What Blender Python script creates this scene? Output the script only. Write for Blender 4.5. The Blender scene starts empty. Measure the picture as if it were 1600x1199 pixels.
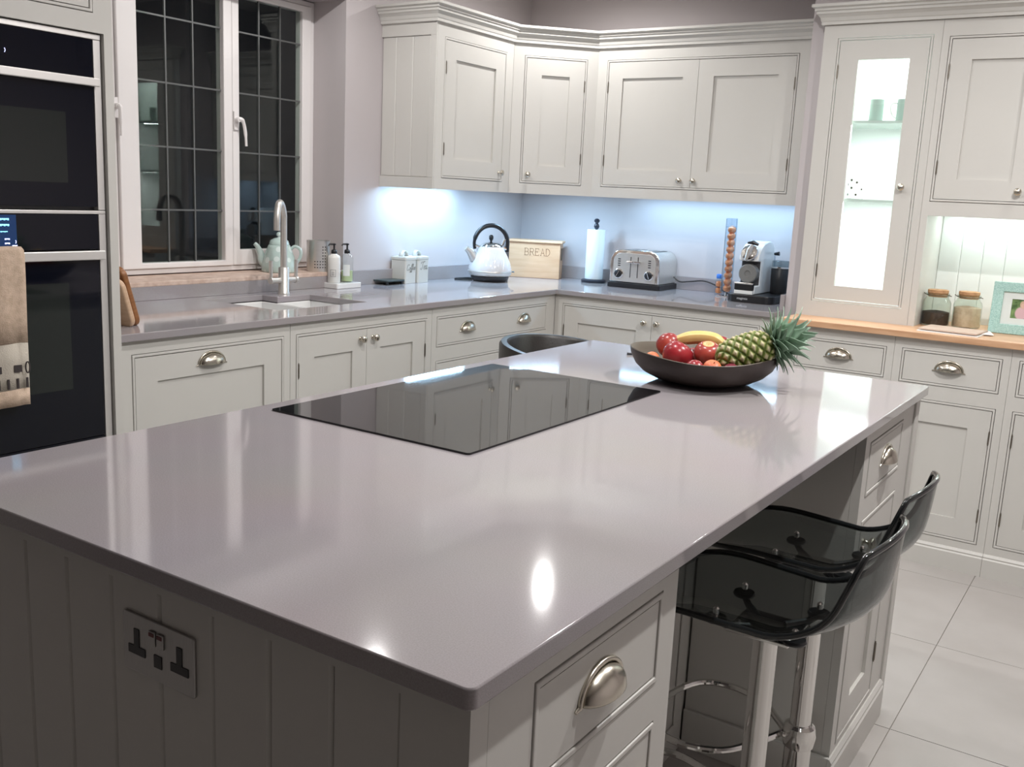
import bpy, math, random
from math import sin, cos, pi, radians, sqrt
from mathutils import Matrix, Vector
random.seed(7)
C = bpy.context.scene.collection
scene = bpy.context.scene
FLOOR = -0.10          # everything below is laid out with the worktops at z = 0.91; lifted by 0.10 at the end
CEIL = 2.60

# ---------------------------------------------------------------- camera
cam_d = bpy.data.cameras.new('camera'); cam = bpy.data.objects.new('camera', cam_d); C.objects.link(cam)
cam_d.sensor_fit = 'HORIZONTAL'; cam_d.sensor_width = 36.0; cam_d.lens = 1524.97 / 1600 * 36.0
cam_d.clip_start = 0.02
_r = Vector((0.83072901, 0.55475573, 0.04621043)); _u = Vector((-0.14370576, 0.13351437, 0.98057257)); _f = Vector((-0.53780849, 0.82123078, -0.19063585))
cam.matrix_world = Matrix(((_r.x, _u.x, -_f.x, 3.3862), (_r.y, _u.y, -_f.y, -5.1905), (_r.z, _u.z, -_f.z, 1.3982), (0, 0, 0, 1)))
scene.camera = cam

# ---------------------------------------------------------------- world, exposure
w = bpy.data.worlds.new('night'); scene.world = w; w.use_nodes = True
w.node_tree.nodes['Background'].inputs[0].default_value = (0.010, 0.012, 0.016, 1)
w.node_tree.nodes['Background'].inputs[1].default_value = 0.35
scene.view_settings.view_transform = 'Standard'; scene.view_settings.look = 'None'
scene.view_settings.gamma = 1.0; scene.view_settings.use_curve_mapping = False
scene.view_settings.exposure = 0.0

# ---------------------------------------------------------------- lights
SPOT_W = 56.5
DOWNLIGHTS = [(0.73, -0.72, 0.60), (0.70, -2.10, 0.80), (0.70, -3.45, 0.34), (2.05, -1.45, 0.32), (2.00, -3.00, 1.02), (3.32, -1.00, 0.36), (3.32, -2.35, 2.21), (3.32, -3.75, 1.30)]
def lamp(kind, name, loc, energy, color, rot=(0, 0, 0), **kw):
    d = bpy.data.lights.new(name, kind); d.energy = energy; d.color = color
    for k, v in kw.items(): setattr(d, k, v)
    o = bpy.data.objects.new(name, d); C.objects.link(o); o.location = loc; o.rotation_euler = rot
    return o
for x, y, k in DOWNLIGHTS:
    lamp('SPOT', 'downlight_beam', (x, y, CEIL - 0.012), SPOT_W * k, (1.0, 0.978, 0.962), spot_size=radians(178), spot_blend=0.62, shadow_soft_size=0.024)
LED = (0.46, 0.735, 1.0)
lamp('AREA', 'under_cabinet_strip', (0.125, -1.02, 1.428), 6.3, LED, shape='RECTANGLE', size=0.03, size_y=0.56)
lamp('AREA', 'under_cabinet_strip', (1.34, -0.14, 1.428), 5.2, LED, shape='RECTANGLE', size=1.02, size_y=0.03)
lamp('AREA', 'under_cabinet_strip', (0.41, -0.41, 1.428), 6.3, LED, rot=(0, 0, radians(45)), shape='RECTANGLE', size=0.30, size_y=0.03)  # strip added to brighten the wall below the corner cabinet
lamp('AREA', 'display_cabinet_led', (2.235, -0.40, 2.14), 4.0, (0.86, 1.0, 0.96), shape='RECTANGLE', size=0.25, size_y=0.12)
lamp('AREA', 'display_cabinet_led', (2.235, -0.57, 1.43), 4.0, (0.92, 1.0, 1.0), shape='RECTANGLE', size=0.25, size_y=0.03)
lamp('AREA', 'display_cabinet_led', (2.235, -0.57, 1.77), 3.4, (0.92, 1.0, 1.0), shape='RECTANGLE', size=0.25, size_y=0.03)
lamp('AREA', 'alcove_led', (2.93, -0.34, 1.42), 2.8, (0.84, 1.0, 0.97), shape='RECTANGLE', size=0.75, size_y=0.04)

# ================================================================ materials
def mat(name, color, rough=0.5, metal=0.0, var=0.0, vscale=8.0, bump=0.0, bscale=60.0, coat=0.0, emit=None, estr=0.0, spec=0.5, aniso=0.0, stretch=None, color2=None, subsurf=0.0):
    m = bpy.data.materials.new(name); m.use_nodes = True; nt = m.node_tree; b = nt.nodes['Principled BSDF']
    b.inputs['Base Color'].default_value = (*color, 1); b.inputs['Roughness'].default_value = rough; b.inputs['Metallic'].default_value = metal
    b.inputs['Specular IOR Level'].default_value = spec
    if coat: b.inputs['Coat Weight'].default_value = coat; b.inputs['Coat Roughness'].default_value = 0.04
    if emit: b.inputs['Emission Color'].default_value = (*emit, 1); b.inputs['Emission Strength'].default_value = estr
    if subsurf: b.inputs['Subsurface Weight'].default_value = subsurf; b.inputs['Subsurface Radius'].default_value = (0.01, 0.005, 0.003)
    tc = nt.nodes.new('ShaderNodeTexCoord'); mp = nt.nodes.new('ShaderNodeMapping'); nt.links.new(tc.outputs['Object'], mp.inputs[0])
    if stretch: mp.inputs['Scale'].default_value = stretch
    if var or color2:
        n = nt.nodes.new('ShaderNodeTexNoise'); n.inputs['Scale'].default_value = vscale; n.inputs['Detail'].default_value = 5
        nt.links.new(mp.outputs[0], n.inputs['Vector'])
        r = nt.nodes.new('ShaderNodeValToRGB'); nt.links.new(n.outputs['Fac'], r.inputs[0])
        c2 = color2 or tuple(min(1, c * (1 + var)) for c in color); c1 = color if color2 else tuple(c * (1 - var) for c in color)
        r.color_ramp.elements[0].position = 0.35; r.color_ramp.elements[1].position = 0.65
        r.color_ramp.elements[0].color = (*c1, 1); r.color_ramp.elements[1].color = (*c2, 1)
        nt.links.new(r.outputs[0], b.inputs['Base Color'])
    if bump:
        n2 = nt.nodes.new('ShaderNodeTexNoise'); n2.inputs['Scale'].default_value = bscale; n2.inputs['Detail'].default_value = 3
        nt.links.new(mp.outputs[0], n2.inputs['Vector'])
        bp = nt.nodes.new('ShaderNodeBump'); bp.inputs['Strength'].default_value = bump; bp.inputs['Distance'].default_value = 0.002
        nt.links.new(n2.outputs['Fac'], bp.inputs['Height']); nt.links.new(bp.outputs[0], b.inputs['Normal'])
    return m

def glass_mat(name, tint=(1, 1, 1), ior=1.5, rough=0.0, boost=1.0):
    m = bpy.data.materials.new(name); m.use_nodes = True; nt = m.node_tree
    for n in list(nt.nodes): nt.nodes.remove(n)
    out = nt.nodes.new('ShaderNodeOutputMaterial'); mx = nt.nodes.new('ShaderNodeMixShader')
    t = nt.nodes.new('ShaderNodeBsdfTransparent'); t.inputs[0].default_value = (*tint, 1)
    g = nt.nodes.new('ShaderNodeBsdfGlossy'); g.inputs['Roughness'].default_value = rough
    fr = nt.nodes.new('ShaderNodeFresnel'); ge = nt.nodes.new('ShaderNodeNewGeometry')
    io = nt.nodes.new('ShaderNodeMath'); io.operation = 'MULTIPLY_ADD'; io.inputs[1].default_value = 1 / ior - ior; io.inputs[2].default_value = ior
    nt.links.new(ge.outputs['Backfacing'], io.inputs[0]); nt.links.new(io.outputs[0], fr.inputs[0])
    mu = nt.nodes.new('ShaderNodeMath'); mu.operation = 'MULTIPLY'; mu.inputs[1].default_value = boost; mu.use_clamp = True
    nt.links.new(fr.outputs[0], mu.inputs[0]); nt.links.new(mu.outputs[0], mx.inputs[0])
    nt.links.new(t.outputs[0], mx.inputs[1]); nt.links.new(g.outputs[0], mx.inputs[2]); nt.links.new(mx.outputs[0], out.inputs[0])
    return m

PAINT = mat('cream_paint', (0.59, 0.577, 0.543), 0.42, var=0.012, vscale=3, bump=0.03, bscale=25)
PAINT_IN = mat('white_interior_paint', (0.80, 0.82, 0.80), 0.5)
WALL = mat('mauve_grey_wall_paint', (0.50, 0.46, 0.465), 0.75, var=0.015, vscale=2, bump=0.06, bscale=120)
CEILM = mat('ceiling_white', (0.84, 0.80, 0.77), 0.8)
DARKWALL = mat('far_room_wall', (0.10, 0.085, 0.075), 0.8)
WINP = mat('white_window_paint', (0.78, 0.75, 0.74), 0.38, bump=0.15, bscale=40)
SILL = mat('pinkish_sill_tile', (0.50, 0.36, 0.29), 0.6, color2=(0.66, 0.52, 0.44), vscale=30, bump=0.4, bscale=90)
STEEL = mat('brushed_steel', (0.66, 0.64, 0.61), 0.32, 0.8, var=0.04, vscale=40, stretch=(1, 1, 20))
NICKEL = mat('satin_nickel', (0.60, 0.56, 0.48), 0.24, 1.0)
CHROME = mat('chrome', (0.80, 0.79, 0.77), 0.06, 1.0)
SATIN = mat('bright_satin_steel', (0.74, 0.72, 0.70), 0.38, 0.55)
PEWTER = mat('dark_hinge_metal', (0.20, 0.18, 0.15), 0.4, 1.0)
BLACKG = mat('black_oven_glass', (0.004, 0.005, 0.010), 0.05, coat=0.0, spec=0.5)
HOBG = mat('black_hob_glass', (0.006, 0.006, 0.007), 0.03, spec=0.55)
BLACKP = mat('black_plastic', (0.012, 0.012, 0.014), 0.32)
DGREY = mat('dark_grey_plastic', (0.05, 0.05, 0.055), 0.4)
WHITEC = mat('white_ceramic', (0.78, 0.78, 0.77), 0.12, coat=0.4)
OAK = mat('oak_worktop', (0.52, 0.29, 0.16), 0.38, color2=(0.66, 0.41, 0.25), vscale=6, stretch=(1, 9, 9))
PINE = mat('pale_bread_bin_wood', (0.56, 0.34, 0.20), 0.45, color2=(0.64, 0.42, 0.26), vscale=5, stretch=(1, 1, 8))
DOOR_VOID = mat('oven_cavity', (0.03, 0.035, 0.035), 0.6)
CLEAR = glass_mat('clear_glass', (0.97, 0.98, 0.975))
WINGLASS = glass_mat('window_glass', (0.90, 0.94, 0.92), 1.5, 0.0, 0.95)
LEAD = mat('lead_came', (0.16, 0.165, 0.165), 0.45, 0.6)

def quartz():
    m = bpy.data.materials.new('mauve_quartz'); m.use_nodes = True; nt = m.node_tree; b = nt.nodes['Principled BSDF']
    tc = nt.nodes.new('ShaderNodeTexCoord')
    n = nt.nodes.new('ShaderNodeTexNoise'); n.inputs['Scale'].default_value = 500; n.inputs['Detail'].default_value = 2
    n3 = nt.nodes.new('ShaderNodeTexNoise'); n3.inputs['Scale'].default_value = 3; n3.inputs['Detail'].default_value = 3
    nt.links.new(tc.outputs['Object'], n.inputs['Vector']); nt.links.new(tc.outputs['Object'], n3.inputs['Vector'])
    r = nt.nodes.new('ShaderNodeValToRGB'); nt.links.new(n.outputs['Fac'], r.inputs[0])
    r.color_ramp.elements[0].position = 0.3; r.color_ramp.elements[1].position = 0.72
    r.color_ramp.elements[0].color = (0.315, 0.287, 0.296, 1); r.color_ramp.elements[1].color = (0.375, 0.348, 0.358, 1)
    mx = nt.nodes.new('ShaderNodeMix'); mx.data_type = 'RGBA'; mx.blend_type = 'MULTIPLY'; mx.inputs[0].default_value = 0.12
    nt.links.new(r.outputs[0], mx.inputs[6]); nt.links.new(n3.outputs['Color'], mx.inputs[7]); nt.links.new(mx.outputs[2], b.inputs['Base Color'])
    b.inputs['Roughness'].default_value = 0.07
    b.inputs['Specular IOR Level'].default_value = 0.55
    return m
QUARTZ = quartz()

def tile_mat():
    m = mat('pale_stone_tile', (0.40, 0.375, 0.355), 0.32, color2=(0.45, 0.425, 0.405), vscale=3.5, bump=0.05, bscale=30)
    return m
TILE = tile_mat(); GROUT = mat('grout', (0.34, 0.31, 0.285), 0.8)

def smoked():
    return glass_mat('smoked_acrylic', (0.56, 0.59, 0.59), 1.49, 0.02, 1.0)
SMOKE = smoked(); SMOKE_EDGE = mat('smoked_acrylic_edge', (0.010, 0.012, 0.013), 0.10, coat=0.5)

# ================================================================ mesh builder
class MB:
    def __init__(s): s.v = []; s.f = []; s.mi = []; s.M = Matrix.Identity(4); s.cur = 0
    def add(s, vs, fs):
        o = len(s.v); s.v += [tuple(s.M @ Vector(p)) for p in vs]
        for f in fs: s.f.append(tuple(i + o for i in f)); s.mi.append(s.cur)
        return s
    def box(s, x0, x1, y0, y1, z0, z1):
        vs = [(x0, y0, z0), (x1, y0, z0), (x1, y1, z0), (x0, y1, z0), (x0, y0, z1), (x1, y0, z1), (x1, y1, z1), (x0, y1, z1)]
        return s.add(vs, [(0, 3, 2, 1), (4, 5, 6, 7), (0, 1, 5, 4), (1, 2, 6, 5), (2, 3, 7, 6), (3, 0, 4, 7)])
    def prism(s, poly, z0, z1):                 # counter-clockwise plan polygon
        n = len(poly); vs = [(x, y, z0) for x, y in poly] + [(x, y, z1) for x, y in poly]
        fs = [tuple(range(n - 1, -1, -1)), tuple(range(n, 2 * n))] + [(i, (i + 1) % n, n + (i + 1) % n, n + i) for i in range(n)]
        return s.add(vs, fs)
    def lathe(s, prof, seg=28, c=(0, 0, 0), cap=True, fx=None):
        vs = []; fs = []; n = len(prof)
        for r, z in prof:
            for k in range(seg):
                a = 2 * pi * k / seg; p = (c[0] + r * cos(a), c[1] + r * sin(a), c[2] + z)
                vs.append(fx(p, a, r, z) if fx else p)
        for i in range(n - 1):
            for k in range(seg):
                k2 = (k + 1) % seg; fs.append((i * seg + k, i * seg + k2, (i + 1) * seg + k2, (i + 1) * seg + k))
        if cap:
            fs.append(tuple(range(seg - 1, -1, -1))); fs.append(tuple((n - 1) * seg + k for k in range(seg)))
        return s.add(vs, fs)
    def cyl(s, p0, p1, r0, r1=None, seg=16): return s.tube([p0, p1], [r0, r0 if r1 is None else r1], seg)
    def tube(s, pts, r, seg=10, closed=False, flat=1.0, cap=True):
        pts = [Vector(p) for p in pts]; n = len(pts); rs = r if isinstance(r, (list, tuple)) else [r] * n
        vs = []; fs = []; prev = None
        for i, p in enumerate(pts):
            if closed: t = (pts[(i + 1) % n] - pts[i - 1])
            else: t = pts[min(i + 1, n - 1)] - pts[max(i - 1, 0)]
            t.normalize()
            if prev is None:
                a = Vector((0, 0, 1)) if abs(t.z) < 0.9 else Vector((1, 0, 0))
                nn = (a - t * a.dot(t)).normalized()
            else: nn = (prev - t * prev.dot(t)).normalized()
            prev = nn; bb = t.cross(nn)
            for k in range(seg):
                a = 2 * pi * k / seg; vs.append(tuple(p + nn * (rs[i] * cos(a)) + bb * (rs[i] * flat * sin(a))))
        m = n if closed else n - 1
        for i in range(m):
            j = (i + 1) % n
            for k in range(seg):
                k2 = (k + 1) % seg; fs.append((i * seg + k, i * seg + k2, j * seg + k2, j * seg + k))
        if not closed and cap: fs.append(tuple(range(seg - 1, -1, -1))); fs.append(tuple((n - 1) * seg + k for k in range(seg)))
        return s.add(vs, fs)
    def grid(s, P, closed_u=False, closed_v=False):    # P[i][j] points
        n = len(P); m = len(P[0]); vs = [p for row in P for p in row]; fs = []
        for i in range(n if closed_u else n - 1):
            for j in range(m if closed_v else m - 1):
                i2 = (i + 1) % n; j2 = (j + 1) % m; fs.append((i * m + j, i * m + j2, i2 * m + j2, i2 * m + j))
        return s.add(vs, fs)
    def cells(s, us, vs_, mask, d0, d1, plane='xy'):
        """slab made of the grid cells where mask(u_mid, v_mid); outer skin only. plane xy: d is z; xz: d is y (front d0)"""
        us = sorted(set(us)); vv = sorted(set(vs_)); idx = {}; vs = []; fs = []
        on = {(i, j) for i in range(len(us) - 1) for j in range(len(vv) - 1) if mask((us[i] + us[i + 1]) / 2, (vv[j] + vv[j + 1]) / 2)}
        def V(i, j, k):
            if (i, j, k) not in idx:
                idx[(i, j, k)] = len(vs); d = d0 if k == 0 else d1
                vs.append((us[i], vv[j], d) if plane == 'xy' else (us[i], d, vv[j]))
            return idx[(i, j, k)]
        flip = plane == 'xy'
        def F(*q): fs.append(q if not flip else q[::-1])
        for (i, j) in on:
            F(V(i, j, 0), V(i + 1, j, 0), V(i + 1, j + 1, 0), V(i, j + 1, 0))
            F(V(i, j, 1), V(i, j + 1, 1), V(i + 1, j + 1, 1), V(i + 1, j, 1))
            if (i - 1, j) not in on: F(V(i, j, 0), V(i, j + 1, 0), V(i, j + 1, 1), V(i, j, 1))
            if (i + 1, j) not in on: F(V(i + 1, j, 0), V(i + 1, j, 1), V(i + 1, j + 1, 1), V(i + 1, j + 1, 0))
            if (i, j - 1) not in on: F(V(i, j, 0), V(i, j, 1), V(i + 1, j, 1), V(i + 1, j, 0))
            if (i, j + 1) not in on: F(V(i, j + 1, 0), V(i + 1, j + 1, 0), V(i + 1, j + 1, 1), V(i, j + 1, 1))
        return s.add(vs, fs)
    def build(s, name, m, parent=None, loc=None, rot=None, smooth=False, bevel=0, segs=2, angle=35, subd=0, solid=0):
        me = bpy.data.meshes.new(name); me.from_pydata(s.v, [], s.f)
        for mm in (m if isinstance(m, (list, tuple)) else [m]): me.materials.append(mm)
        me.polygons.foreach_set('material_index', s.mi)
        if smooth:
            me.polygons.foreach_set('use_smooth', [True] * len(me.polygons)); me.set_sharp_from_angle(angle=radians(angle))
        me.update()
        o = bpy.data.objects.new(name, me); C.objects.link(o)
        if parent: o.parent = parent
        if loc: o.location = loc
        if rot: o.rotation_euler = rot
        if solid:
            md = o.modifiers.new('solid', 'SOLIDIFY'); md.thickness = solid; md.offset = 0
        if bevel:
            md = o.modifiers.new('bevel', 'BEVEL'); md.width = bevel; md.segments = segs; md.limit_method = 'ANGLE'; md.angle_limit = radians(30)
        if subd:
            md = o.modifiers.new('subd', 'SUBSURF'); md.levels = subd; md.render_levels = subd
        return o

def thing(name, label, cat, loc=(0, 0, 0), rotz=0, group=None):
    o = bpy.data.objects.new(name, None); C.objects.link(o); o.location = loc; o.rotation_euler = (0, 0, rotz); o.empty_display_size = 0.05
    return tag(o, label, cat, group)
def tag(o, label, cat, group=None):
    o['label'] = label; o['category'] = cat
    if group: o['group'] = group
    return o
def struct(o): o['kind'] = 'structure'; return o
def copy_tree(o, parent=None):
    c = o.copy(); C.objects.link(c); c.parent = parent
    for ch in list(o.children): copy_tree(ch, c)
    return c
def smoothpath(pts, n=6, closed=False):
    P = [Vector(p) for p in pts]; out = []; N = len(P)
    for i in range(N if closed else N - 1):
        if closed: p0, p1, p2, p3 = P[i - 1], P[i], P[(i + 1) % N], P[(i + 2) % N]
        else: p0, p1, p2, p3 = P[max(i - 1, 0)], P[i], P[i + 1], P[min(i + 2, N - 1)]
        for k in range(n):
            t = k / n
            out.append(0.5 * ((2 * p1) + (-p0 + p2) * t + (2 * p0 - 5 * p1 + 4 * p2 - p3) * t * t + (-p0 + 3 * p1 - 3 * p2 + p3) * t ** 3))
    if not closed: out.append(P[-1])
    return out
def rrect(x0, x1, y0, y1, r, n=5):
    p = []
    for cx, cy, a0 in ((x1 - r, y0 + r, -90), (x1 - r, y1 - r, 0), (x0 + r, y1 - r, 90), (x0 + r, y0 + r, 180)):
        for k in range(n + 1):
            a = radians(a0 + 90 * k / n); p.append((cx + r * cos(a), cy + r * sin(a)))
    return p

# ================================================================ the room
RX, RY = 5.2, -8.0
fl = struct(MB().box(-0.3, RX + .1, RY - .1, 0.25, FLOOR - 0.12, FLOOR - 0.004).build('floor', GROUT))
T = 0.698; tile_me = None
x0 = 2.91 - 5 * T; y0 = -2.342 - 9 * T
for i in range(9):
    for j in range(13):
        ax, ay = x0 + i * T, y0 + j * T
        if ax + T < 0 or ax > RX or ay + T < RY or ay > 0: continue
        if tile_me is None:
            t = MB().box(0.0015, T - 0.0015, 0.0015, T - 0.0015, -0.004, 0).build('floor_tile', TILE, fl); tile_me = t.data
        else:
            t = bpy.data.objects.new('floor_tile', tile_me); C.objects.link(t); t.parent = fl
        t.location = (ax, ay, FLOOR)
struct(MB().box(-0.3, RX + .1, RY - .1, 0.25, CEIL, CEIL + 0.1).build('ceiling', CEILM))
# window wall with the window opening
WY0, WY1, WZ0, WZ1, WX = -3.25, -1.60, 0.985, 2.262, -0.22
m = MB(); m.M = Matrix(((0, 1, 0, 0), (1, 0, 0, 0), (0, 0, 1, 0), (0, 0, 0, 1)))
mm = MB()
mm.box(-0.30, 0, RY, WY0, FLOOR, CEIL); mm.box(-0.30, 0, WY1, 0.2, FLOOR, CEIL); mm.box(-0.30, 0, WY0, WY1, FLOOR, WZ0 - 0.02); mm.box(-0.30, 0, WY0, WY1, WZ1, CEIL)
struct(mm.build('wall_left', WALL))
struct(MB().box(0, 1.9, 0, 0.2, FLOOR, CEIL).build('wall_back', WALL))
# nib, recess and bulkhead round the dresser
mm = MB(); mm.box(1.9, 1.972, -0.56, 0.2, FLOOR, CEIL); mm.box(1.972, RX, -0.24, 0.2, FLOOR, 2.215); mm.box(1.972, RX, -0.56, 0.2, 2.215, CEIL)
struct(mm.build('wall_dresser', WALL))
struct(MB().box(RX, RX + .1, RY, 0.2, FLOOR, CEIL).build('wall_right', WALL))
struct(MB().box(0, RX, RY - .1, RY, FLOOR, CEIL).build('wall_front', DARKWALL))
struct(MB().box(WX - 0.02, 0.022, WY0, WY1, WZ0 - 0.020, WZ0).build('trim_1', SILL, bevel=0.003))

# ceiling downlights
def downlight(x, y, where, first=[None]):
    if first[0] is None:
        r = thing('downlight', 'x', 'ceiling light', (x, y, CEIL))
        MB().lathe([(0.026, -0.004), (0.046, -0.006), (0.048, -0.0005), (0.026, -0.0005)], 24, cap=False).build('bezel', WINP, r, smooth=True)
        MB().lathe([(0.0, -0.001), (0.022, -0.001)], 24, cap=False).build('bulb', mat('lamp_glow', (1, 1, 1), 0.5, emit=(1, 0.95, 0.88), estr=16), r)
        first[0] = r
    else:
        r = copy_tree(first[0]); r.location = (x, y, CEIL)
    r['label'] = 'round recessed ceiling downlight above ' + where; r['group'] = 'recessed ceiling downlights'
DLW = ('the diagonal corner cabinet', 'the sink', 'the oven tower', 'the floor before the coffee machine', 'the hob end of the island', 'the dresser', 'the bar stools', 'the near right corner of the island')
for (x, y, k), wh in zip(DOWNLIGHTS, DLW): downlight(x, y, wh)

# ================================================================ window
win = MB(); FR = WX + 0.03
def wl(u): return u
wy = dict(o0=-2.735, c0=-2.705, g0=-2.605, g1=-2.165, m0=-2.165, m1=-2.07, h0=-2.07, h1=-1.68, o1=-1.60)
wz0, wz1 = 0.99, 2.255
Mwin = Matrix(((0, 1, 0, 0), (1, 0, 0, 0), (0, 0, 1, 0), (0, 0, 0, 1)))    # (u along y, depth x, z)
W1 = struct(MB().box(0, 0.001, 0, 0.001, 0, 0.001).build('tmp', WINP)); bpy.data.objects.remove(W1)
def wpart(kind): pass
m = MB(); m.M = Mwin
gL = (-2.605, -2.165, 1.038, 2.205); gR = (-2.075, -1.685, 1.085, 2.205)
m.cells([-3.25, -3.18, -2.74, -2.70, -2.70, -1.625, -1.60], [wz0, 1.012, 2.235, 2.258], lambda u, v: not ((-3.18 < u < -2.74 or -2.70 < u < -1.625) and 1.012 < v < 2.235), WX - 0.05, WX + 0.010, 'xz')
win_o = struct(m.build('window_1', WINP, bevel=0.003))
def casement(name, u0, u1, v0, v1, g, front):
    m = MB(); m.M = Mwin
    m.cells([u0, g[0], g[1], u1], [v0, g[2], g[3], v1], lambda u, v: not (g[0] < u < g[1] and g[2] < v < g[3]), WX - 0.03, WX + front, 'xz')
    c = m.build(name, WINP, win_o, bevel=0.004)
    return c
c1 = casement('casement', -2.698, -2.118, 1.014, 2.233, gL, 0.024)
c2 = casement('casement', -2.114, -1.627, 1.014, 2.233, gR, 0.020)
c3 = casement('casement', -3.178, -2.742, 1.014, 2.233, (-3.10, -2.81, 1.06, 2.205), 0.020)
pane_cache = {}
def panes(c, g, cols, rows, tilt=0.0):
    for i in range(len(cols) - 1):
        for j in range(len(rows) - 1):
            p = MB(); p.M = Mwin; p.box(cols[i], cols[i + 1], WX - 0.002, WX + 0.002, rows[j], rows[j + 1])
            p.v = [(v[0] + tilt * (v[1] - (g[0] + g[1]) / 2), v[1], v[2]) for v in p.v]; o = p.build('pane', WINGLASS, c)
    m = MB(); m.M = Mwin
    for u in cols[1:-1]: m.box(u - 0.0035, u + 0.0035, WX - 0.004, WX + 0.005, g[2], g[3])
    for v in rows[1:-1]: m.box(g[0], g[1], WX - 0.0035, WX + 0.0045, v - 0.0035, v + 0.0035)
    m.build('lead_came', LEAD, c)
panes(c1, gL, [-2.605, -2.455, -2.315, -2.165], [1.038, 1.262, 1.527, 1.79, 2.055, 2.205], -0.016)
panes(c2, gR, [-2.075, -1.945, -1.815, -1.685], [1.085, 1.262, 1.527, 1.79, 2.055, 2.205])
panes(c3, (-3.10, -2.81, 1.06, 2.205), [-3.10, -2.955, -2.81], [1.06, 1.262, 1.527, 1.79, 2.055, 2.205])
def win_handle(y, z, side):
    m = MB(); m.box(WX + 0.020, WX + 0.028, y - 0.012, y + 0.012, z - 0.035, z + 0.045)
    m.cyl((WX + 0.028, y, z + 0.01), (WX + 0.05, y, z + 0.01), 0.011)
    m.tube(smoothpath([(WX + 0.045, y, z + 0.012), (WX + 0.052, y + .016 * side, z + 0.005), (WX + 0.052, y + .030 * side, z - 0.04), (WX + 0.052, y + .036 * side, z - 0.105)], 5), [0.010] * 6 + [0.008] * 6 + [0.006] * 4, 8)
    return m.build('window_handle', WINP, win_o, smooth=True)
win_handle(-2.100, 1.66, 1); win_handle(-2.715, 1.66, 0.2)

# ================================================================ cabinet kit
BW, BG = 0.0085, 0.0022
def knob_mesh(m, u, v, y=0.0, r=0.0155):
    M0 = m.M.copy(); m.M = m.M @ Matrix.Translation((u, y, v)) @ Matrix.Rotation(radians(90), 4, 'X')
    m.lathe([(0.0095, 0.0), (0.0095, 0.003), (0.0055, 0.006), (0.005, 0.013), (r * .8, 0.018), (r, 0.022), (r * .96, 0.027), (r * .6, 0.031), (0.0005, 0.032)], 18)
    m.M = M0
def knob(u, v, par): m = MB(); knob_mesh(m, u, v); return m.build('knob', NICKEL, par, smooth=True, angle=50)
def pull(u, v, par, w=0.052, h=0.036, d=0.026):
    m = MB(); n = 24; rows = 9; P = []
    for i in range(rows):                                 # scalloped cup, open below
        t = i / (rows - 1) * pi / 2; row = []
        for k in range(n + 1):
            a = pi * k / n; fl_ = 1 + 0.05 * abs(cos(3.5 * (a - pi / 2))) * sin(t + 0.35)
            rr = cos(t)
            x = -cos(a) * w * (rr * fl_); z = sin(a) * h * rr * fl_; y = -d * sin(t) - 0.002
            row.append((u + x, y, v - h * 0.35 + z * (1.0)))
        P.append(row)
    m.grid(P)
    # flange hugging the drawer front
    pts = [(u + -cos(pi * k / 20) * (w + 0.004), -0.0025, v - h * 0.35 + sin(pi * k / 20) * (h + 0.006)) for k in range(21)]
    m.tube([(u - w - 0.013, -0.002, v - h * 0.42)] + pts + [(u + w + 0.013, -0.002, v - h * 0.42)], [0.0015] + [0.0032] * 21 + [0.0015], 8)
    o = m.build('cup_pull', NICKEL, par, smooth=True, angle=60, solid=0.0015)
    return o
def hinge(u, v, par):
    m = MB(); m.cyl((u, -0.0025, v - 0.026), (u, -0.0025, v + 0.026), 0.0032, seg=8)
    m.cyl((u, -0.0025, v + 0.026), (u, -0.0025, v + 0.031), 0.002, seg=8); m.cyl((u, -0.0025, v - 0.031), (u, -0.0025, v - 0.026), 0.002, seg=8)
    m.build('hinge', PEWTER, par)
def ring(m, u0, u1, v0, v1, t, d0, d1):
    m.cells([u0, u0 + t, u1 - t, u1], [v0, v0 + t, v1 - t, v1], lambda u, v: not (u0 + t < u < u1 - t and v0 + t < v < v1 - t), d0, d1, 'xz')
def door(par, u0, u1, v0, v1, stile=0.084, hinges=None, kn=None, glass=False, pl=None, name='door'):
    m = MB(); a, b, c, d = u0 + stile, u1 - stile, v0 + stile, v1 - stile
    if glass: a, b, c, d = glass
    m.cells([u0, a, b, u1], [v0, c, d, v1], lambda u, v: not (a < u < b and c < v < d), 0.0, 0.019, 'xz')
    if not glass: m.box(a - .0005, b + .0005, 0.009, 0.016, c - .0005, d + .0005)
    o = m.build(name, PAINT, par)
    if glass:
        MB().box(a, b, 0.008, 0.012, c, d).build('glass', CLEAR, o)
    if hinges: 
        hu = u0 - 0.001 if hinges == 'L' else u1 + 0.001
        L = v1 - v0
        for hv in (v0 + min(0.13, L * .2), v1 - min(0.13, L * .2)): hinge(hu, hv, o)
    if kn: knob(kn[0], kn[1], o)
    if pl: pull(pl[0], pl[1], o)
    return o
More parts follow.
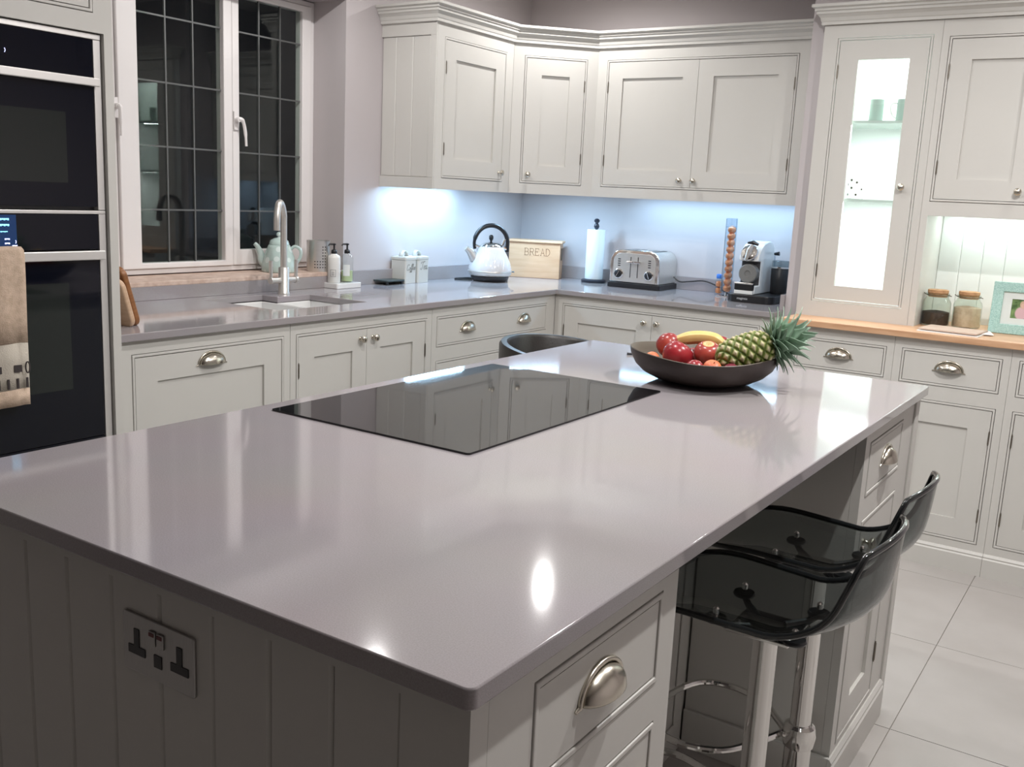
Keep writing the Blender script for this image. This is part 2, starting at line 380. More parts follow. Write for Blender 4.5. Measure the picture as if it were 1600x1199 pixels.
def cabinet(name, label, loc, rotz, W, z0, z1, depth, opens, group=None, cat='cabinet', body=True, body_z0=None, frame_z0=None, parts=None, skirting=None):
    r = thing(name, label, cat, (loc[0], loc[1], z0), rotz, group); Z = lambda v: v - z0
    us = [0, W]; vs = [0, Z(z1)]
    for o in opens: us += [o['u'][0], o['u'][1]]; vs += [Z(o['v'][0]), Z(o['v'][1])]
    def mk(u, v): return not any(o['u'][0] < u < o['u'][1] and Z(o['v'][0]) < v < Z(o['v'][1]) for o in opens)
    MB().cells(us, vs, mk, 0, 0.022, 'xz').build('face_frame', PAINT, r)
    if body: MB().box(0.0, W, 0.0225, depth, Z(body_z0 if body_z0 is not None else z0), Z(z1)).build('carcass', PAINT, r)
    for o in opens:
        u0, u1 = o['u']; v0, v1 = Z(o['v'][0]), Z(o['v'][1]); k = o['k']
        m = MB(); ring(m, u0 + BG, u1 - BG, v0 + BG, v1 - BG, BW, -0.0022, 0.018); m.build('bead', PAINT, r, bevel=0.0018, segs=2)
        e = BG + BW + 0.0024; a, b, c, d = u0 + e, u1 - e, v0 + e, v1 - e
        if k == 'door': door(r, a, b, c, d, hinges=o.get('h'), kn=(o['kn'][0], Z(o['kn'][1])) if 'kn' in o else None, pl=(o['pl'][0], Z(o['pl'][1])) if 'pl' in o else None,
                             glass=[o['g'][0], o['g'][1], Z(o['g'][2]), Z(o['g'][3])] if 'g' in o else False)
        elif k == 'pair':
            um = o['m']; ks = o['kn']
            door(r, a, um - 0.001, c, d, hinges='L', kn=(ks[0], Z(ks[2]))); door(r, um + 0.001, b, c, d, hinges='R', kn=(ks[1], Z(ks[2])))
        elif k == 'drawer':
            dr = MB().box(a, b, 0.0, 0.019, c, d).build('drawer', PAINT, r)
            for p in o['pl']: pull(p, Z(o['pz']), dr)
    if skirting is not None:
        m = MB(); s0, s1, sh = skirting; P = [(0.0, 0), (-0.014, 0), (-0.014, sh - 0.022), (-0.009, sh - 0.016), (-0.011, sh - 0.010), (-0.004, sh), (0.0, sh)]
        n = len(P); vs2 = [(u, y, z) for u in (s0, s1) for y, z in P]
        m.add(vs2, [tuple(range(n)), tuple(range(2 * n - 1, n - 1, -1))] + [(i, n + i, n + (i + 1) % n, (i + 1) % n) for i in range(n)])
        m.build('skirting', PAINT, r)
    return r
def boards(par, us, v0, v1, y0, y1, m_=None, ch=0.004, name='board'):
    cache = {}
    for i in range(len(us) - 1):
        wd = us[i + 1] - us[i]; key = round(wd, 4)
        if key not in cache:
            m = MB(); P = [(0.0004, y1), (0.0004, y0 + ch), (0.0004 + ch, y0), (wd - ch - .0004, y0), (wd - .0004, y0 + ch), (wd - .0004, y1)]
            n = len(P); m.add([(x, y, z) for z in (v0, v1) for x, y in P], [tuple(range(n - 1, -1, -1)), tuple(range(n, 2 * n))] + [(k, (k + 1) % n, n + (k + 1) % n, n + k) for k in range(n)])
            b = m.build(name, m_ or PAINT, par); cache[key] = b.data
        else:
            b = bpy.data.objects.new(name, cache[key]); C.objects.link(b); b.parent = par
        b.location = (us[i], 0, 0)
def cornice(name, label, path, zb, flip=1):
    prof = [(0.001, 0), (0.012, 0), (0.012, 0.012), (0.015, 0.016), (0.019, 0.030), (0.029, 0.042), (0.033, 0.044), (0.033, 0.054), (0.040, 0.058), (0.040, 0.066), (0.052, 0.072), (0.052, 0.084), (0.001, 0.084)]
    pts = [Vector((p[0], p[1])) for p in path]; N = len(pts); P = []
    for i, p in enumerate(pts):
        ns = []
        if i > 0: t = (p - pts[i - 1]).normalized(); ns.append(Vector((t.y, -t.x)))
        if i < N - 1: t = (pts[i + 1] - p).normalized(); ns.append(Vector((t.y, -t.x)))
        n = ns[0] if len(ns) == 1 else (ns[0] + ns[1]) / (1 + ns[0].dot(ns[1]))
        P.append([(p.x + n.x * o, p.y + n.y * o, zb + z) for o, z in prof])
    m = MB(); m.grid(P, closed_v=True)
    L = len(prof); m.f.append(tuple(range(L))); m.mi.append(0); m.f.append(tuple((N - 1) * L + k for k in range(L - 1, -1, -1))); m.mi.append(0)
    for i in range(N - 1): pass
    o = m.build(name, PAINT); tag(o, label, 'cornice')
    return o

FT = 0.884      # underside of worktops
# ---- oven tower (facing +X)
TWX = 0.720
tower = cabinet('oven_tower_cabinet', 'tall cream painted cabinet housing the black ovens at left edge', (TWX, -4.10), pi / 2, 0.75, FLOOR, 2.5, 0.73,
                [dict(u=(0.06, 0.69), v=(1.853, 2.42), k='door', h='L')], body=False)
# re-cut face frame with the oven aperture
for ch in list(tower.children):
    if ch.name.startswith('face_frame'): bpy.data.objects.remove(ch)
Zt = lambda z: z - FLOOR
MB().cells([0, 0.06, 0.07, 0.722, 0.69, 0.75], [0, Zt(0.02), Zt(1.80), Zt(1.853), Zt(2.42), Zt(2.5)], lambda u, v: not ((0.07 < u < 0.722 and Zt(.02) < v < Zt(1.80)) or (0.06 < u < 0.69 and Zt(1.853) < v < Zt(2.42))), 0, 0.022, 'xz').build('face_frame', PAINT, tower)
m = MB(); m.box(0, 0.07, 0.0225, 0.73, 0, Zt(2.5)); m.box(0.722, 0.75, 0.0225, 0.73, 0, Zt(2.5)); m.box(0.07, 0.722, 0.0225, 0.73, Zt(1.80), Zt(2.5)); m.box(0.07, 0.722, 0.66, 0.73, Zt(.02), Zt(1.80)); m.box(0.07, 0.722, 0.0225, 0.66, 0, Zt(0.02))
m.build('carcass', PAINT, tower)
# jamb trim strips where the appliances stand back in the frame
def oven(label, name, z0, z1, zc, parts):
    r = thing(name, label, 'oven', (TWX - 0.016, -4.028, z0), pi / 2)
    Wd = 0.648
    MB().box(0.006, Wd - 0.006, 0.022, 0.55, 0.002, z1 - z0 - 0.002).build('housing', DGREY, r)
    for nm, a, b, mt, y0, y1 in parts:
        MB().box(0.002 if nm == 'top_trim' else 0.0255, Wd - 0.002 if nm == 'top_trim' else 0.6225, y0, y1, a - z0, b - z0).build(nm, mt, r, bevel=0.0015)
    for u in (0.002, 0.6235): MB().box(u, u + 0.0225, -0.002, 0.021, 0.002, z1 - z0 - (0.016 if z0 > 1 else 0.011)).build('side_trim', SATIN, r, bevel=0.001)
    return r
OVM = mat('oven_window_tint', (0.012, 0.016, 0.015), 0.06, spec=0.7)
o1 = oven('compact black glass oven with steel handle band, upper of the two', 'compact_oven', 1.291, 1.797, 0, [
    ('top_trim', 1.782, 1.797, SATIN, -0.004, 0.02), ('control_panel', 1.672, 1.781, BLACKG, 0.0, 0.02), ('oven_door', 1.302, 1.670, BLACKG, 0.0, 0.02)])
o2 = oven('large black glass oven with steel handle bar and hanging towel, lower of the two', 'wall_oven', 0.03, 1.291, 0, [
    ('top_trim', 1.281, 1.291, SATIN, -0.003, 0.02), ('control_panel', 1.176, 1.280, BLACKG, 0.0, 0.02), ('oven_door', 0.60, 1.172, BLACKG, 0.0, 0.02), ('lower_door', 0.03, 0.598, BLACKG, 0.0, 0.02)])
def bar(par, z, zc0, h):
    m = MB(); m.box(0.004, 0.632, -0.020, -0.012, z - h / 2 - zc0, z + h / 2 - zc0)
    m.box(0.03, 0.05, -0.012, 0.0, z - h / 2 - zc0 + .003, z + h / 2 - zc0 - .003); m.box(0.598, 0.618, -0.012, 0.0, z - h / 2 - zc0 + .003, z + h / 2 - zc0 - .003)
    m.build('handle', SATIN, par, bevel=0.003)
bar(o1, 1.661, 1.291, 0.024); bar(o2, 1.160, 0.03, 0.028)
# inner window of the doors
for par, zz0, a, b, u0, u1 in ((o1, 1.291, 1.37, 1.57, 0.08, 0.53), (o2, 0.03, 0.76, 1.08, 0.08, 0.52)):
    MB().box(u0, u1, -0.0006, 0.0, a - zz0, b - zz0).build('door_window', OVM, par)
# glowing displays (illegible small symbols)
GLOW = mat('display_glow', (0.1, 0.4, 0.9), 0.5, emit=(0.25, 0.75, 1.0), estr=2.2); GLOW2 = mat('display_glow_white', (0.5, 0.5, 0.9), 0.5, emit=(0.6, 0.65, 1.0), estr=2.2)
DISP = mat('display_backlight', (0.01, 0.03, 0.10), 0.2, emit=(0.01, 0.05, 0.16), estr=0.35)
MB().box(0.20, 0.368, -0.0008, 0.0, 1.185 - 0.03, 1.277 - 0.03).build('display', DISP, o2)
m = MB()
def squig(m, u, v, n, w_, h_):
    for i in range(n): m.box(u + i * w_ * 1.25, u + i * w_ * 1.25 + w_, -0.0016, -0.0008, v + (i % 2) * h_ * .25, v + h_)
for v in (1.262, 1.246, 1.229): squig(m, 0.322, v - 0.03, 5 if v > 1.24 else 4, 0.0042, 0.0055 if v > 1.235 else 0.003)
m.build('display_text', GLOW, o2)
m = MB()
for v in (1.208, 1.196): squig(m, 0.333, v - 0.03, 3, 0.004, 0.004)
squig(m, 0.354, 1.190 - 0.03, 4, 0.003, 0.003)
m.tube([(0.3612 + 0.004 * cos(a), -0.0012, 1.202 - 0.03 + 0.005 * sin(a)) for a in [radians(-60 + 20 * k) for k in range(7)]], 0.0008, 6)
m.build('display_symbols', GLOW2, o2)
m = MB(); m.tube([(0.357 + 0.004 * cos(a), -0.0012, 1.716 - 1.291 + 0.006 * sin(a)) for a in [radians(-60 + 20 * k) for k in range(7)]], 0.0009, 6); m.build('display_symbols', GLOW2, o1)

# towel over the lower oven's handle (facing +X)
def towel_mat():
    m = mat('beige_towel', (0.52, 0.39, 0.29), 0.95, color2=(0.64, 0.49, 0.38), vscale=60, bump=1.0, bscale=350); return m
TOW = towel_mat(); TOWP = mat('pale_towel_band', (0.52, 0.47, 0.40), 0.95, bump=1.0, bscale=350); TOWD = mat('towel_embroidery', (0.05, 0.04, 0.04), 0.9, bump=0.5, bscale=300)
tw = thing('towel', 'beige terry towel with dark embroidered border hung over oven handle', 'towel', (TWX - 0.016 + 0.012, -3.68, 0.0))
P = []
prof = [(0.0, 1.02), (0.002, 1.10), (-0.0, 1.165), (0.004, 1.181), (0.015, 1.187), (0.026, 1.180), (0.030, 1.165), (0.031, 1.10), (0.032, 1.0), (0.034, 0.92), (0.036, 0.865), (0.036, 0.83), (0.037, 0.79), (0.038, 0.742)]
m = MB()
for i, (x, z) in enumerate(prof):
    row = []
    for j in range(17):
        t = j / 16; y = -0.30 + 0.30 * t * (1 - 0.05 * max(0, (1.16 - z))) ; row.append((x + 0.005 * sin(t * 21 + z * 4) * min(1, abs(1.17 - z) * 6) , y + 0.02, z + 0.003 * sin(t * 9)))
    P.append(row)
tw.location = (TWX - 0.016 + 0.004, -3.68, 0)
m.grid(P[:10]); o = m.build('cloth', TOW, tw, smooth=True, solid=0.004)
m = MB(); m.grid(P[9:13]); m.build('woven_band', TOWP, tw, smooth=True, solid=0.004)
m = MB(); m.grid(P[12:]); m.build('hem', TOW, tw, smooth=True, solid=0.004)
m = MB()
for k in range(11):
    y = -0.270 + k * 0.027; m.box(0.042, 0.0445, y, y + 0.006, 0.796, 0.824)
for k in range(5):
    y = -0.265 + k * 0.058; m.box(0.042, 0.0445, y, y + 0.022, 0.842, 0.862)
m.tube([(0.044, 0.006 + 0.006 * cos(a), 0.853 + 0.016 * sin(a)) for a in [2 * pi * k / 14 for k in range(14)]], 0.002, 6, closed=True)
m.build('embroidery', TOWD, tw)

# ---- left run of base cabinets (facing +X, x face = 0.69)
BX = 0.692; by0 = -3.35
def L(y): return y - by0
# unit A
def lunit(name, label, ya, yb, opens):
    for o in opens:
        o['u'] = (o['u'][0] - ya, o['u'][1] - ya)
        if 'm' in o: o['m'] -= ya
        if 'kn' in o and o['k'] == 'pair': o['kn'] = (o['kn'][0] - ya, o['kn'][1] - ya, o['kn'][2])
        if 'pl' in o: o['pl'] = [p - ya for p in o['pl']] if o['k'] == 'drawer' else (o['pl'][0] - ya, o['pl'][1])
    return cabinet(name, label, (BX, ya), pi / 2, yb - ya, FLOOR, FT, BX - 0.002, opens, skirting=(0, yb - ya, 0.115))
lunit('base_cabinet', 'cream base cabinet with one wide shaker door and cup pull, beside oven tower', -3.349, -2.615,
      [dict(u=(-3.297, -2.645), v=(0.03, 0.838), k='door', pl=(-2.981, 0.787))])
sinkcab = lunit('base_cabinet', 'cream double door base cabinet with two round knobs under the sink', -2.613, -1.757,
      [dict(u=(-2.584, -1.79), v=(0.03, 0.838), k='pair', m=-2.187, kn=(-2.226, -2.150, 0.787))])
lunit('drawer_cabinet', 'cream drawer cabinet under kettle with two cup pulls on top drawer', -1.755, -0.692,
      [dict(u=(-1.72, -0.772), v=(0.697, 0.838), k='drawer', pl=[-1.482, -0.994], pz=0.770),
       dict(u=(-1.72, -0.772), v=(0.385, 0.634), k='drawer', pl=[-1.482, -0.994], pz=0.52), dict(u=(-1.72, -0.772), v=(0.03, 0.322), k='drawer', pl=[-1.482, -0.994], pz=0.20)])
# let the carcass of the sink unit clear the bowl: open box
for ch in list(sinkcab.children):
    if ch.name.startswith('carcass'): bpy.data.objects.remove(ch)
m = MB(); m.box(0, 0.018, 0.0225, 0.69, 0, FT - FLOOR); m.box(0.838, 0.856, 0.0225, 0.69, 0, FT - FLOOR); m.box(0.018, 0.838, 0.0225, 0.69, 0, 0.13)
m.build('carcass', PAINT, sinkcab)
# ---- back run (facing -Y, y face = -0.69)
cabinet('base_cabinet', 'cream double door base cabinet with round knobs beneath toaster', (0.694, -BX), 0, 1.204, FLOOR, FT, BX - 0.002,
        [dict(u=(0.742 - .694, 1.832 - .694), v=(0.03, 0.838), k='pair', m=1.268 - .694, kn=(1.231 - .694, 1.302 - .694, 0.785))], skirting=(0, 1.204, 0.115))
# ---- wall cabinets
ZB, ZT = 1.404, 2.19
uc = cabinet('wall_cabinet', 'cream wall cabinet with single shaker door and boarded end, left of corner', (0.345, -1.3337), pi / 2, 0.656, ZB, ZT, 0.343,
        [dict(u=(0.057, 0.594), v=(1.459, 2.129), k='door', h='L', kn=(0.557, 1.506))], body_z0=ZB + 0.03)
# boarded end panel on the near side of it (faces -Y): local frame is rotated, so make its own parts in local coords
ep = MB(); ep.box(-0.0145, -0.0005, 0.0, 0.343, 0, ZT - ZB)
# boards along the wall direction
def end_boards():
    xs = [0.004, 0.092, 0.199, 0.306]
    for i in range(3):
        a, b = xs[i], xs[i + 1]; m = MB(); ch = 0.004; y0 = -0.0045; y1 = -0.0005
        P = [(a + .0003, y1), (a + .0003, y0 + .003), (a + .0003 + ch, y0), (b - ch - .0003, y0), (b - .0003, y0 + .003), (b - .0003, y1)]
        n = len(P); m.add([(y, 0.345 - x, z) for z in (0.058, 0.722) for x, y in P], [tuple(range(n - 1, -1, -1)), tuple(range(n, 2 * n))] + [(k, (k + 1) % n, n + (k + 1) % n, n + k) for k in range(n)])
        m.build('end_board', PAINT, uc)
    m = MB()
    m.box(-0.010, -0.0005, 0.000, 0.345, 0.0, 0.055); m.box(-0.010, -0.0005, 0.0, 0.345, 0.725, ZT - ZB); m.box(-0.010, -0.0005, 0.0, 0.036, 0.055, 0.725)
    m.build('end_frame', PAINT, uc, bevel=0.0015)
end_boards()
d45 = 0.469
cc = cabinet('corner_wall_cabinet', 'cream diagonal corner wall cabinet with one narrow shaker door', (0.345, -0.676), pi / 4, d45, ZB, ZT, 0.1,
        [dict(u=(0.060, 0.409), v=(1.459, 2.129), k='door', h='R', kn=(0.100, 1.506))], body=False)
m = MB(); m.M = Matrix.Rotation(-pi / 4, 4, 'Z') @ Matrix.Translation((-0.345, 0.676, -ZB)); k_ = 0.0165
m.prism([(0.002, -0.674), (0.345 - .033, -0.674), (0.674 , -0.345 + 0.033), (0.674, -0.002), (0.002, -0.002)], ZB + 0.03, ZT); m.build('carcass', PAINT, cc)
cabinet('wall_cabinet', 'cream double door wall cabinet above the toaster', (0.677, -0.345), 0, 1.221, ZB, ZT, 0.343,
        [dict(u=(0.733 - .677, 1.782 - .677), v=(1.459, 2.129), k='pair', m=1.264 - .677, kn=(1.207 - .677, 1.286 - .677, 1.506))], body_z0=ZB + 0.03)
cornice('cornice', 'moulded cream cornice running along tops of the corner wall cabinets', [(0.002, -1.3445), (0.3455, -1.3445), (0.3455, -0.676), (0.676, -0.3455), (1.899, -0.3455)], ZT)

# ---- dresser
DY = -0.80; UY = -0.62; DW0 = 1.9735
def dunit(label, xa, xb, opens):
    for o in opens:
        o['u'] = (o['u'][0] - xa, o['u'][1] - xa)
        if 'm' in o: o['m'] -= xa
        if 'pl' in o: o['pl'] = [p - xa for p in o['pl']]
        if 'kn' in o: o['kn'] = (o['kn'][0] - xa, o['kn'][1])
    return cabinet('dresser_base_cabinet', label, (xa, DY), 0, xb - xa, FLOOR, 0.876, -0.242 - DY, opens, skirting=(0, xb - xa, 0.10))
dunit('cream dresser base unit below the lit glass cabinet, drawer over door', DW0, 2.4705, [dict(u=(2.043, 2.44), v=(0.688, 0.826), k='drawer', pl=[2.239], pz=0.763), dict(u=(2.043, 2.44), v=(0.03, 0.62), k='door', h='L', kn=(2.40, 0.55))])
dunit('cream dresser base unit below the cork jars, drawer over door', 2.4715, 2.926, [dict(u=(2.503, 2.896), v=(0.682, 0.829), k='drawer', pl=[2.698], pz=0.763), dict(u=(2.503, 2.896), v=(0.03, 0.62), k='door', h='R')])
dunit('cream dresser base unit cut off by the right edge', 2.927, 3.40, [dict(u=(2.957, 3.35), v=(0.680, 0.831), k='drawer', pl=[3.153], pz=0.763), dict(u=(2.957, 3.35), v=(0.034, 0.621), k='door', h='L')])
tag(MB().box(DW0 - 0.002 + 0.002, 3.42, -0.832, -0.243, 0.877, 0.905).build('oak_worktop', OAK, bevel=0.003), 'oak dresser top holding the cork jars and picture frame', 'worktop')
# display cabinet
S0 = 0.905
dc = cabinet('display_cabinet', 'tall cream cabinet with lit glazed door and glass shelves on dresser', (DW0, UY), 0, 2.4735 - DW0, S0, 2.20, 0.37,
        [dict(u=(2.038 - DW0, 2.440 - DW0), v=(0.975, 2.143), k='door', h='L', kn=(2.382 - DW0, 1.505), g=(2.136 - DW0, 2.352 - DW0, 1.052, 2.048))], body=False)
W_ = 2.4735 - DW0
m = MB(); m.box(0, 0.018, 0.0225, 0.376, 0, 2.20 - S0); m.box(W_ - 0.018, W_, 0.0225, 0.376, 0, 2.20 - S0); m.box(0.018, W_ - 0.018, 0.0225, 0.376, 0, 0.06); m.box(0.018, W_ - 0.018, 0.0225, 0.376, 2.15 - S0, 2.20 - S0)
m.box(0.018, W_ - 0.018, 0.366, 0.376, 0.06, 2.15 - S0); m.build('carcass', PAINT_IN, dc)
SHG = mat('greenish_shelf_glass', (0.50, 0.57, 0.53), 0.15, spec=0.6)
for z in (1.786, 1.441): MB().box(0.020, W_ - 0.020, 0.035, 0.362, z - S0 - 0.006, z - S0 + 0.006).build('shelf', SHG, dc)
# wall cupboard over the alcove
wc = cabinet('wall_cupboard', 'cream double door cupboard above the lit alcove at right edge', (2.4745, UY), 0, 0.90, 1.389, 2.20, 0.37,
        [dict(u=(2.503 - 2.4745, 3.30 - 2.4745), v=(1.449, 2.132), k='pair', m=2.895 - 2.4745, kn=(2.842 - 2.4745, 2.945 - 2.4745, 1.502))], body_z0=1.44)
MB().box(0, 0.028, 0, 0.376, S0 - 1.389, 0).build('side_panel', PAINT, wc); MB().box(0.872, 0.90, 0, 0.376, S0 - 1.389, 0).build('side_panel', PAINT, wc)
boards(wc, [0.028 + 0.094 * i for i in range(9)] + [0.872], S0 - 1.389, 1.44 - 1.389, 0.366, 0.376, PAINT_IN, ch=0.003)
cornice('cornice', 'moulded cream cornice along the top of the dresser', [(DW0, -0.561), (DW0, -0.6205), (3.40, -0.6205)], 2.2005)

# ================================================================ worktops
ZW = 0.91
m = MB(); xe = 0.716
hx0, hx0b, hx1, hy0, hy1, hys = 0.10, 0.197, 0.54, -2.53, -2.022, -2.215
def wt_mask(x, y):
    if not (x < xe or y > -xe): return False
    if hx0 < x < hx1 and hy0 < y < hys: return False
    if hx0b < x < hx1 and hys < y < hy1: return False
    return True
m.cells([0.001, hx0, hx0b, hx1, xe, 1.899], [-3.349, hy0, hys, hy1, -xe, -0.001], wt_mask, FT + 0.0005, ZW)
wt = tag(m.build('stone_worktop', QUARTZ, bevel=0.0025), 'L-shaped glossy mauve-grey stone worktop under the window and toaster', 'worktop')
m = MB(); m.box(0.001, 0.021, -3.349, -0.001, ZW, 0.984); m.box(0.021, 1.899, -0.021, -0.001, ZW, 0.984); m.box(1.879, 1.899, -0.58, -0.021, ZW, 0.984)
m.build('upstand', QUARTZ, wt, bevel=0.0015)
m = MB()
for i in range(4): m.box(0.20 + i * 0.05, 0.206 + i * 0.05, -1.99, -1.72, ZW - 0.0006, ZW + 0.0005)
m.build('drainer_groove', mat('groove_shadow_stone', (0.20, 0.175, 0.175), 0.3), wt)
# sink
sk = thing('sink', 'white undermounted sink sunk in the stone worktop below window', 'sink', (0.32, -2.27, FT))
def basin(m, x0, x1, y0, y1, d):
    t = 0.008
    m.box(x0 - t, x0, y0 - t, y1 + t, -d, -0.001); m.box(x1, x1 + t, y0 - t, y1 + t, -d, -0.001); m.box(x0, x1, y0 - t, y0, -d, -0.001); m.box(x0, x1, y1, y1 + t, -d, -0.001); m.box(x0 - t, x1 + t, y0 - t, y1 + t, -d - t, -d)
m = MB(); basin(m, hx0 - .32 + .012, hx1 - .32 + .004, hy0 + 2.27 - .004, hys + 2.27 - 0.012, 0.17); basin(m, hx0b - .32 + .002, hx1 - .32 + .004, hys + 2.27 + 0.006, hy1 + 2.27 + .004, 0.11)
m.build('bowl', WHITEC, sk, bevel=0.004)
MB().lathe([(0.0, 0.0), (0.035, 0.0), (0.038, 0.003), (0.02, 0.004)], 20, (0.0, -0.10, -0.17)).build('drain', STEEL, sk, smooth=True)
# tap
tp = thing('kitchen_tap', 'brushed steel swan neck tap with two lever handles behind sink', 'tap', (0.118, -2.105, ZW))
MB().lathe([(0.027, 0), (0.027, 0.006), (0.024, 0.010), (0.024, 0.115), (0.021, 0.120)], 24).build('body', STEEL, tp, smooth=True, angle=40)
MB().tube(smoothpath([(0, 0, 0.115), (0, 0, 0.31), (0.004, -0.005, 0.355), (0.014, -0.025, 0.392), (0.028, -0.050, 0.404), (0.042, -0.072, 0.388), (0.050, -0.086, 0.345), (0.051, -0.088, 0.285)], 7), 0.0145, 16).build('spout', STEEL, tp, smooth=True)
for s_ in (-1, 1):
    m = MB(); m.cyl((0, 0.022 * s_, 0.062), (0, 0.070 * s_, 0.062), 0.0145, 0.0125); m.cyl((0, 0.068 * s_, 0.062), (0.0, 0.080 * s_, 0.062), 0.0155)
    m.cyl((0.0, 0.074 * s_, 0.055), (0.0, 0.076 * s_, 0.15), 0.0072, 0.009); m.build('lever', STEEL, tp, smooth=True, angle=40)

# ================================================================ island
IX0, IX1, IY0, IY1 = 1.761, 2.874, -4.4545, -2.209
m = MB(); m.prism(rrect(IX0, IX1, IY0, IY1, 0.012), FT + 0.0005, ZW)
tag(m.build('island_worktop', QUARTZ, bevel=0.0022, smooth=True, angle=30), 'large glossy mauve-grey stone top of kitchen island', 'worktop')
FX = 2.852
# end panel facing camera with boards
isl = thing('island_end_panel', 'cream tongue-and-groove boarded end panel of island with socket', 'panel', (1.79, -4.42, FLOOR))
HH = FT - FLOOR
gx = [1.81, 1.913, 2.018, 2.124, 2.230, 2.336, 2.441, 2.546, 2.651, 2.757]
m = MB(); m.box(0, 0.02, -0.0035, 0.03, 0, HH); m.box(2.757 - 1.79, FX - 1.79, -0.0035, 0.03, 0, HH); m.box(0.02, 2.757 - 1.79, -0.0035, 0.03, HH - 0.03, HH); m.box(0.02, 2.757 - 1.79, 0.010, 0.03, 0, HH - 0.03)
m.build('frame', PAINT, isl)
boards(isl, [g - 1.79 for g in gx], 0.0, HH - 0.031, -0.0005, 0.0095, PAINT, ch=0.0045)
# island cabinets facing +X
nc = cabinet('island_cabinet', 'cream island cabinet nearest the camera with big cup pull', (FX, -4.3895), pi / 2, 0.491, FLOOR, FT, 0.40,
        [dict(u=(0.092, 0.441), v=(0.703, 0.846), k='drawer', pl=[0.258], pz=0.778), dict(u=(0.092, 0.441), v=(0.03, 0.640), k='door', h='L', kn=(0.395, 0.575))], skirting=(0, 0.491, 0.115))
fc = cabinet('island_cabinet', 'cream island cabinet at far end, drawer over shaker door', (FX, -2.806), pi / 2, 0.531, FLOOR, FT, 0.40,
        [dict(u=(0.045, 0.402), v=(0.700, 0.842), k='drawer', pl=[0.235], pz=0.770), dict(u=(0.045, 0.402), v=(0.028, 0.640), k='door', h='R', kn=(0.085, 0.575))], skirting=(-0.014, 0.53, 0.115))
m = MB(); m.box(-0.012, 0, 0, 0.40, 0.0, 0.115); m.build('side_skirting', PAINT, fc, bevel=0.003)
fp_ = thing('island_far_panel', 'cream full-height end panel at the far end of the island', 'panel', (1.79, -2.273, FLOOR)); MB().box(0, FX + 0.006 - 1.79, 0, 0.047, 0, HH).build('panel', PAINT, fp_, bevel=0.002)
ib = thing('island_back_cabinet', 'cream inner block of island behind knee space', 'cabinet', (1.79, -4.389, FLOOR))
MB().box(0.0, 0.655, 0.0, 2.114, 0, HH).build('carcass', PAINT, ib)
m = MB(); m.box(0.656, 0.661, 0.503, 1.566, 0, 0.09); m.build('skirting', PAINT, ib, bevel=0.003)
m = MB()
for k in range(5): m.box(0.656, 0.661, 0.503 + k * 0.253, 0.503 + k * 0.253 + 0.05, 0.09, HH)
m.build('pilaster', PAINT, ib, bevel=0.002)
# socket
sp = thing('wall_socket', 'dark-slotted double power socket on brushed plate on island end', 'socket', (2.3365, -4.4205, 0.770))
m = MB(); m.prism(rrect(-0.0745, 0.0745, -0.0425, 0.0425, 0.004), 0, 0.0045); 
for i, v in enumerate(m.v): m.v[i] = (v[0], -v[2], v[1])
m.f = [f[::-1] for f in m.f]
PLATE = mat('brushed_socket_plate', (0.42, 0.41, 0.40), 0.35, 1.0, var=0.05, vscale=60, stretch=(20, 1, 1))
m.build('plate', PLATE, sp, bevel=0.001)
for cx in (-0.045, 0.045):
    m = MB(); m.box(cx - 0.0055, cx + 0.0055, -0.0056, -0.0045, 0.002, 0.0215); m.box(cx - 0.018, cx + 0.018, -0.0056, -0.0045, -0.016, -0.004); m.box(cx - 0.0055, cx + 0.0055, -0.0056, -0.0045, -0.004, 0.002)
    m.build('pin_slots', BLACKP, sp)
RED = mat('red_switch_mark', (0.12, 0.02, 0.02), 0.4)
for cx in (-0.0095, 0.0075):
    m = MB(); m.box(cx - 0.0065, cx + 0.0065, -0.0075, -0.0045, 0.008, 0.029); s = m.build('switch', PLATE, sp, bevel=0.0008)
    MB().box(cx - 0.005, cx + 0.005, -0.0082, -0.0075, 0.022, 0.027).build('mark', RED, s)
MB().box(-0.008, 0.008, -0.0056, -0.0045, -0.022, -0.004).build('usb_insert', BLACKP, sp)

# hob
m = MB(); m.prism(rrect(1.812, 2.348, -3.742, -2.895, 0.008), ZW, ZW + 0.004)
tag(m.build('induction_hob', HOBG, bevel=0.001), 'black glass induction hob set on the island top', 'hob')

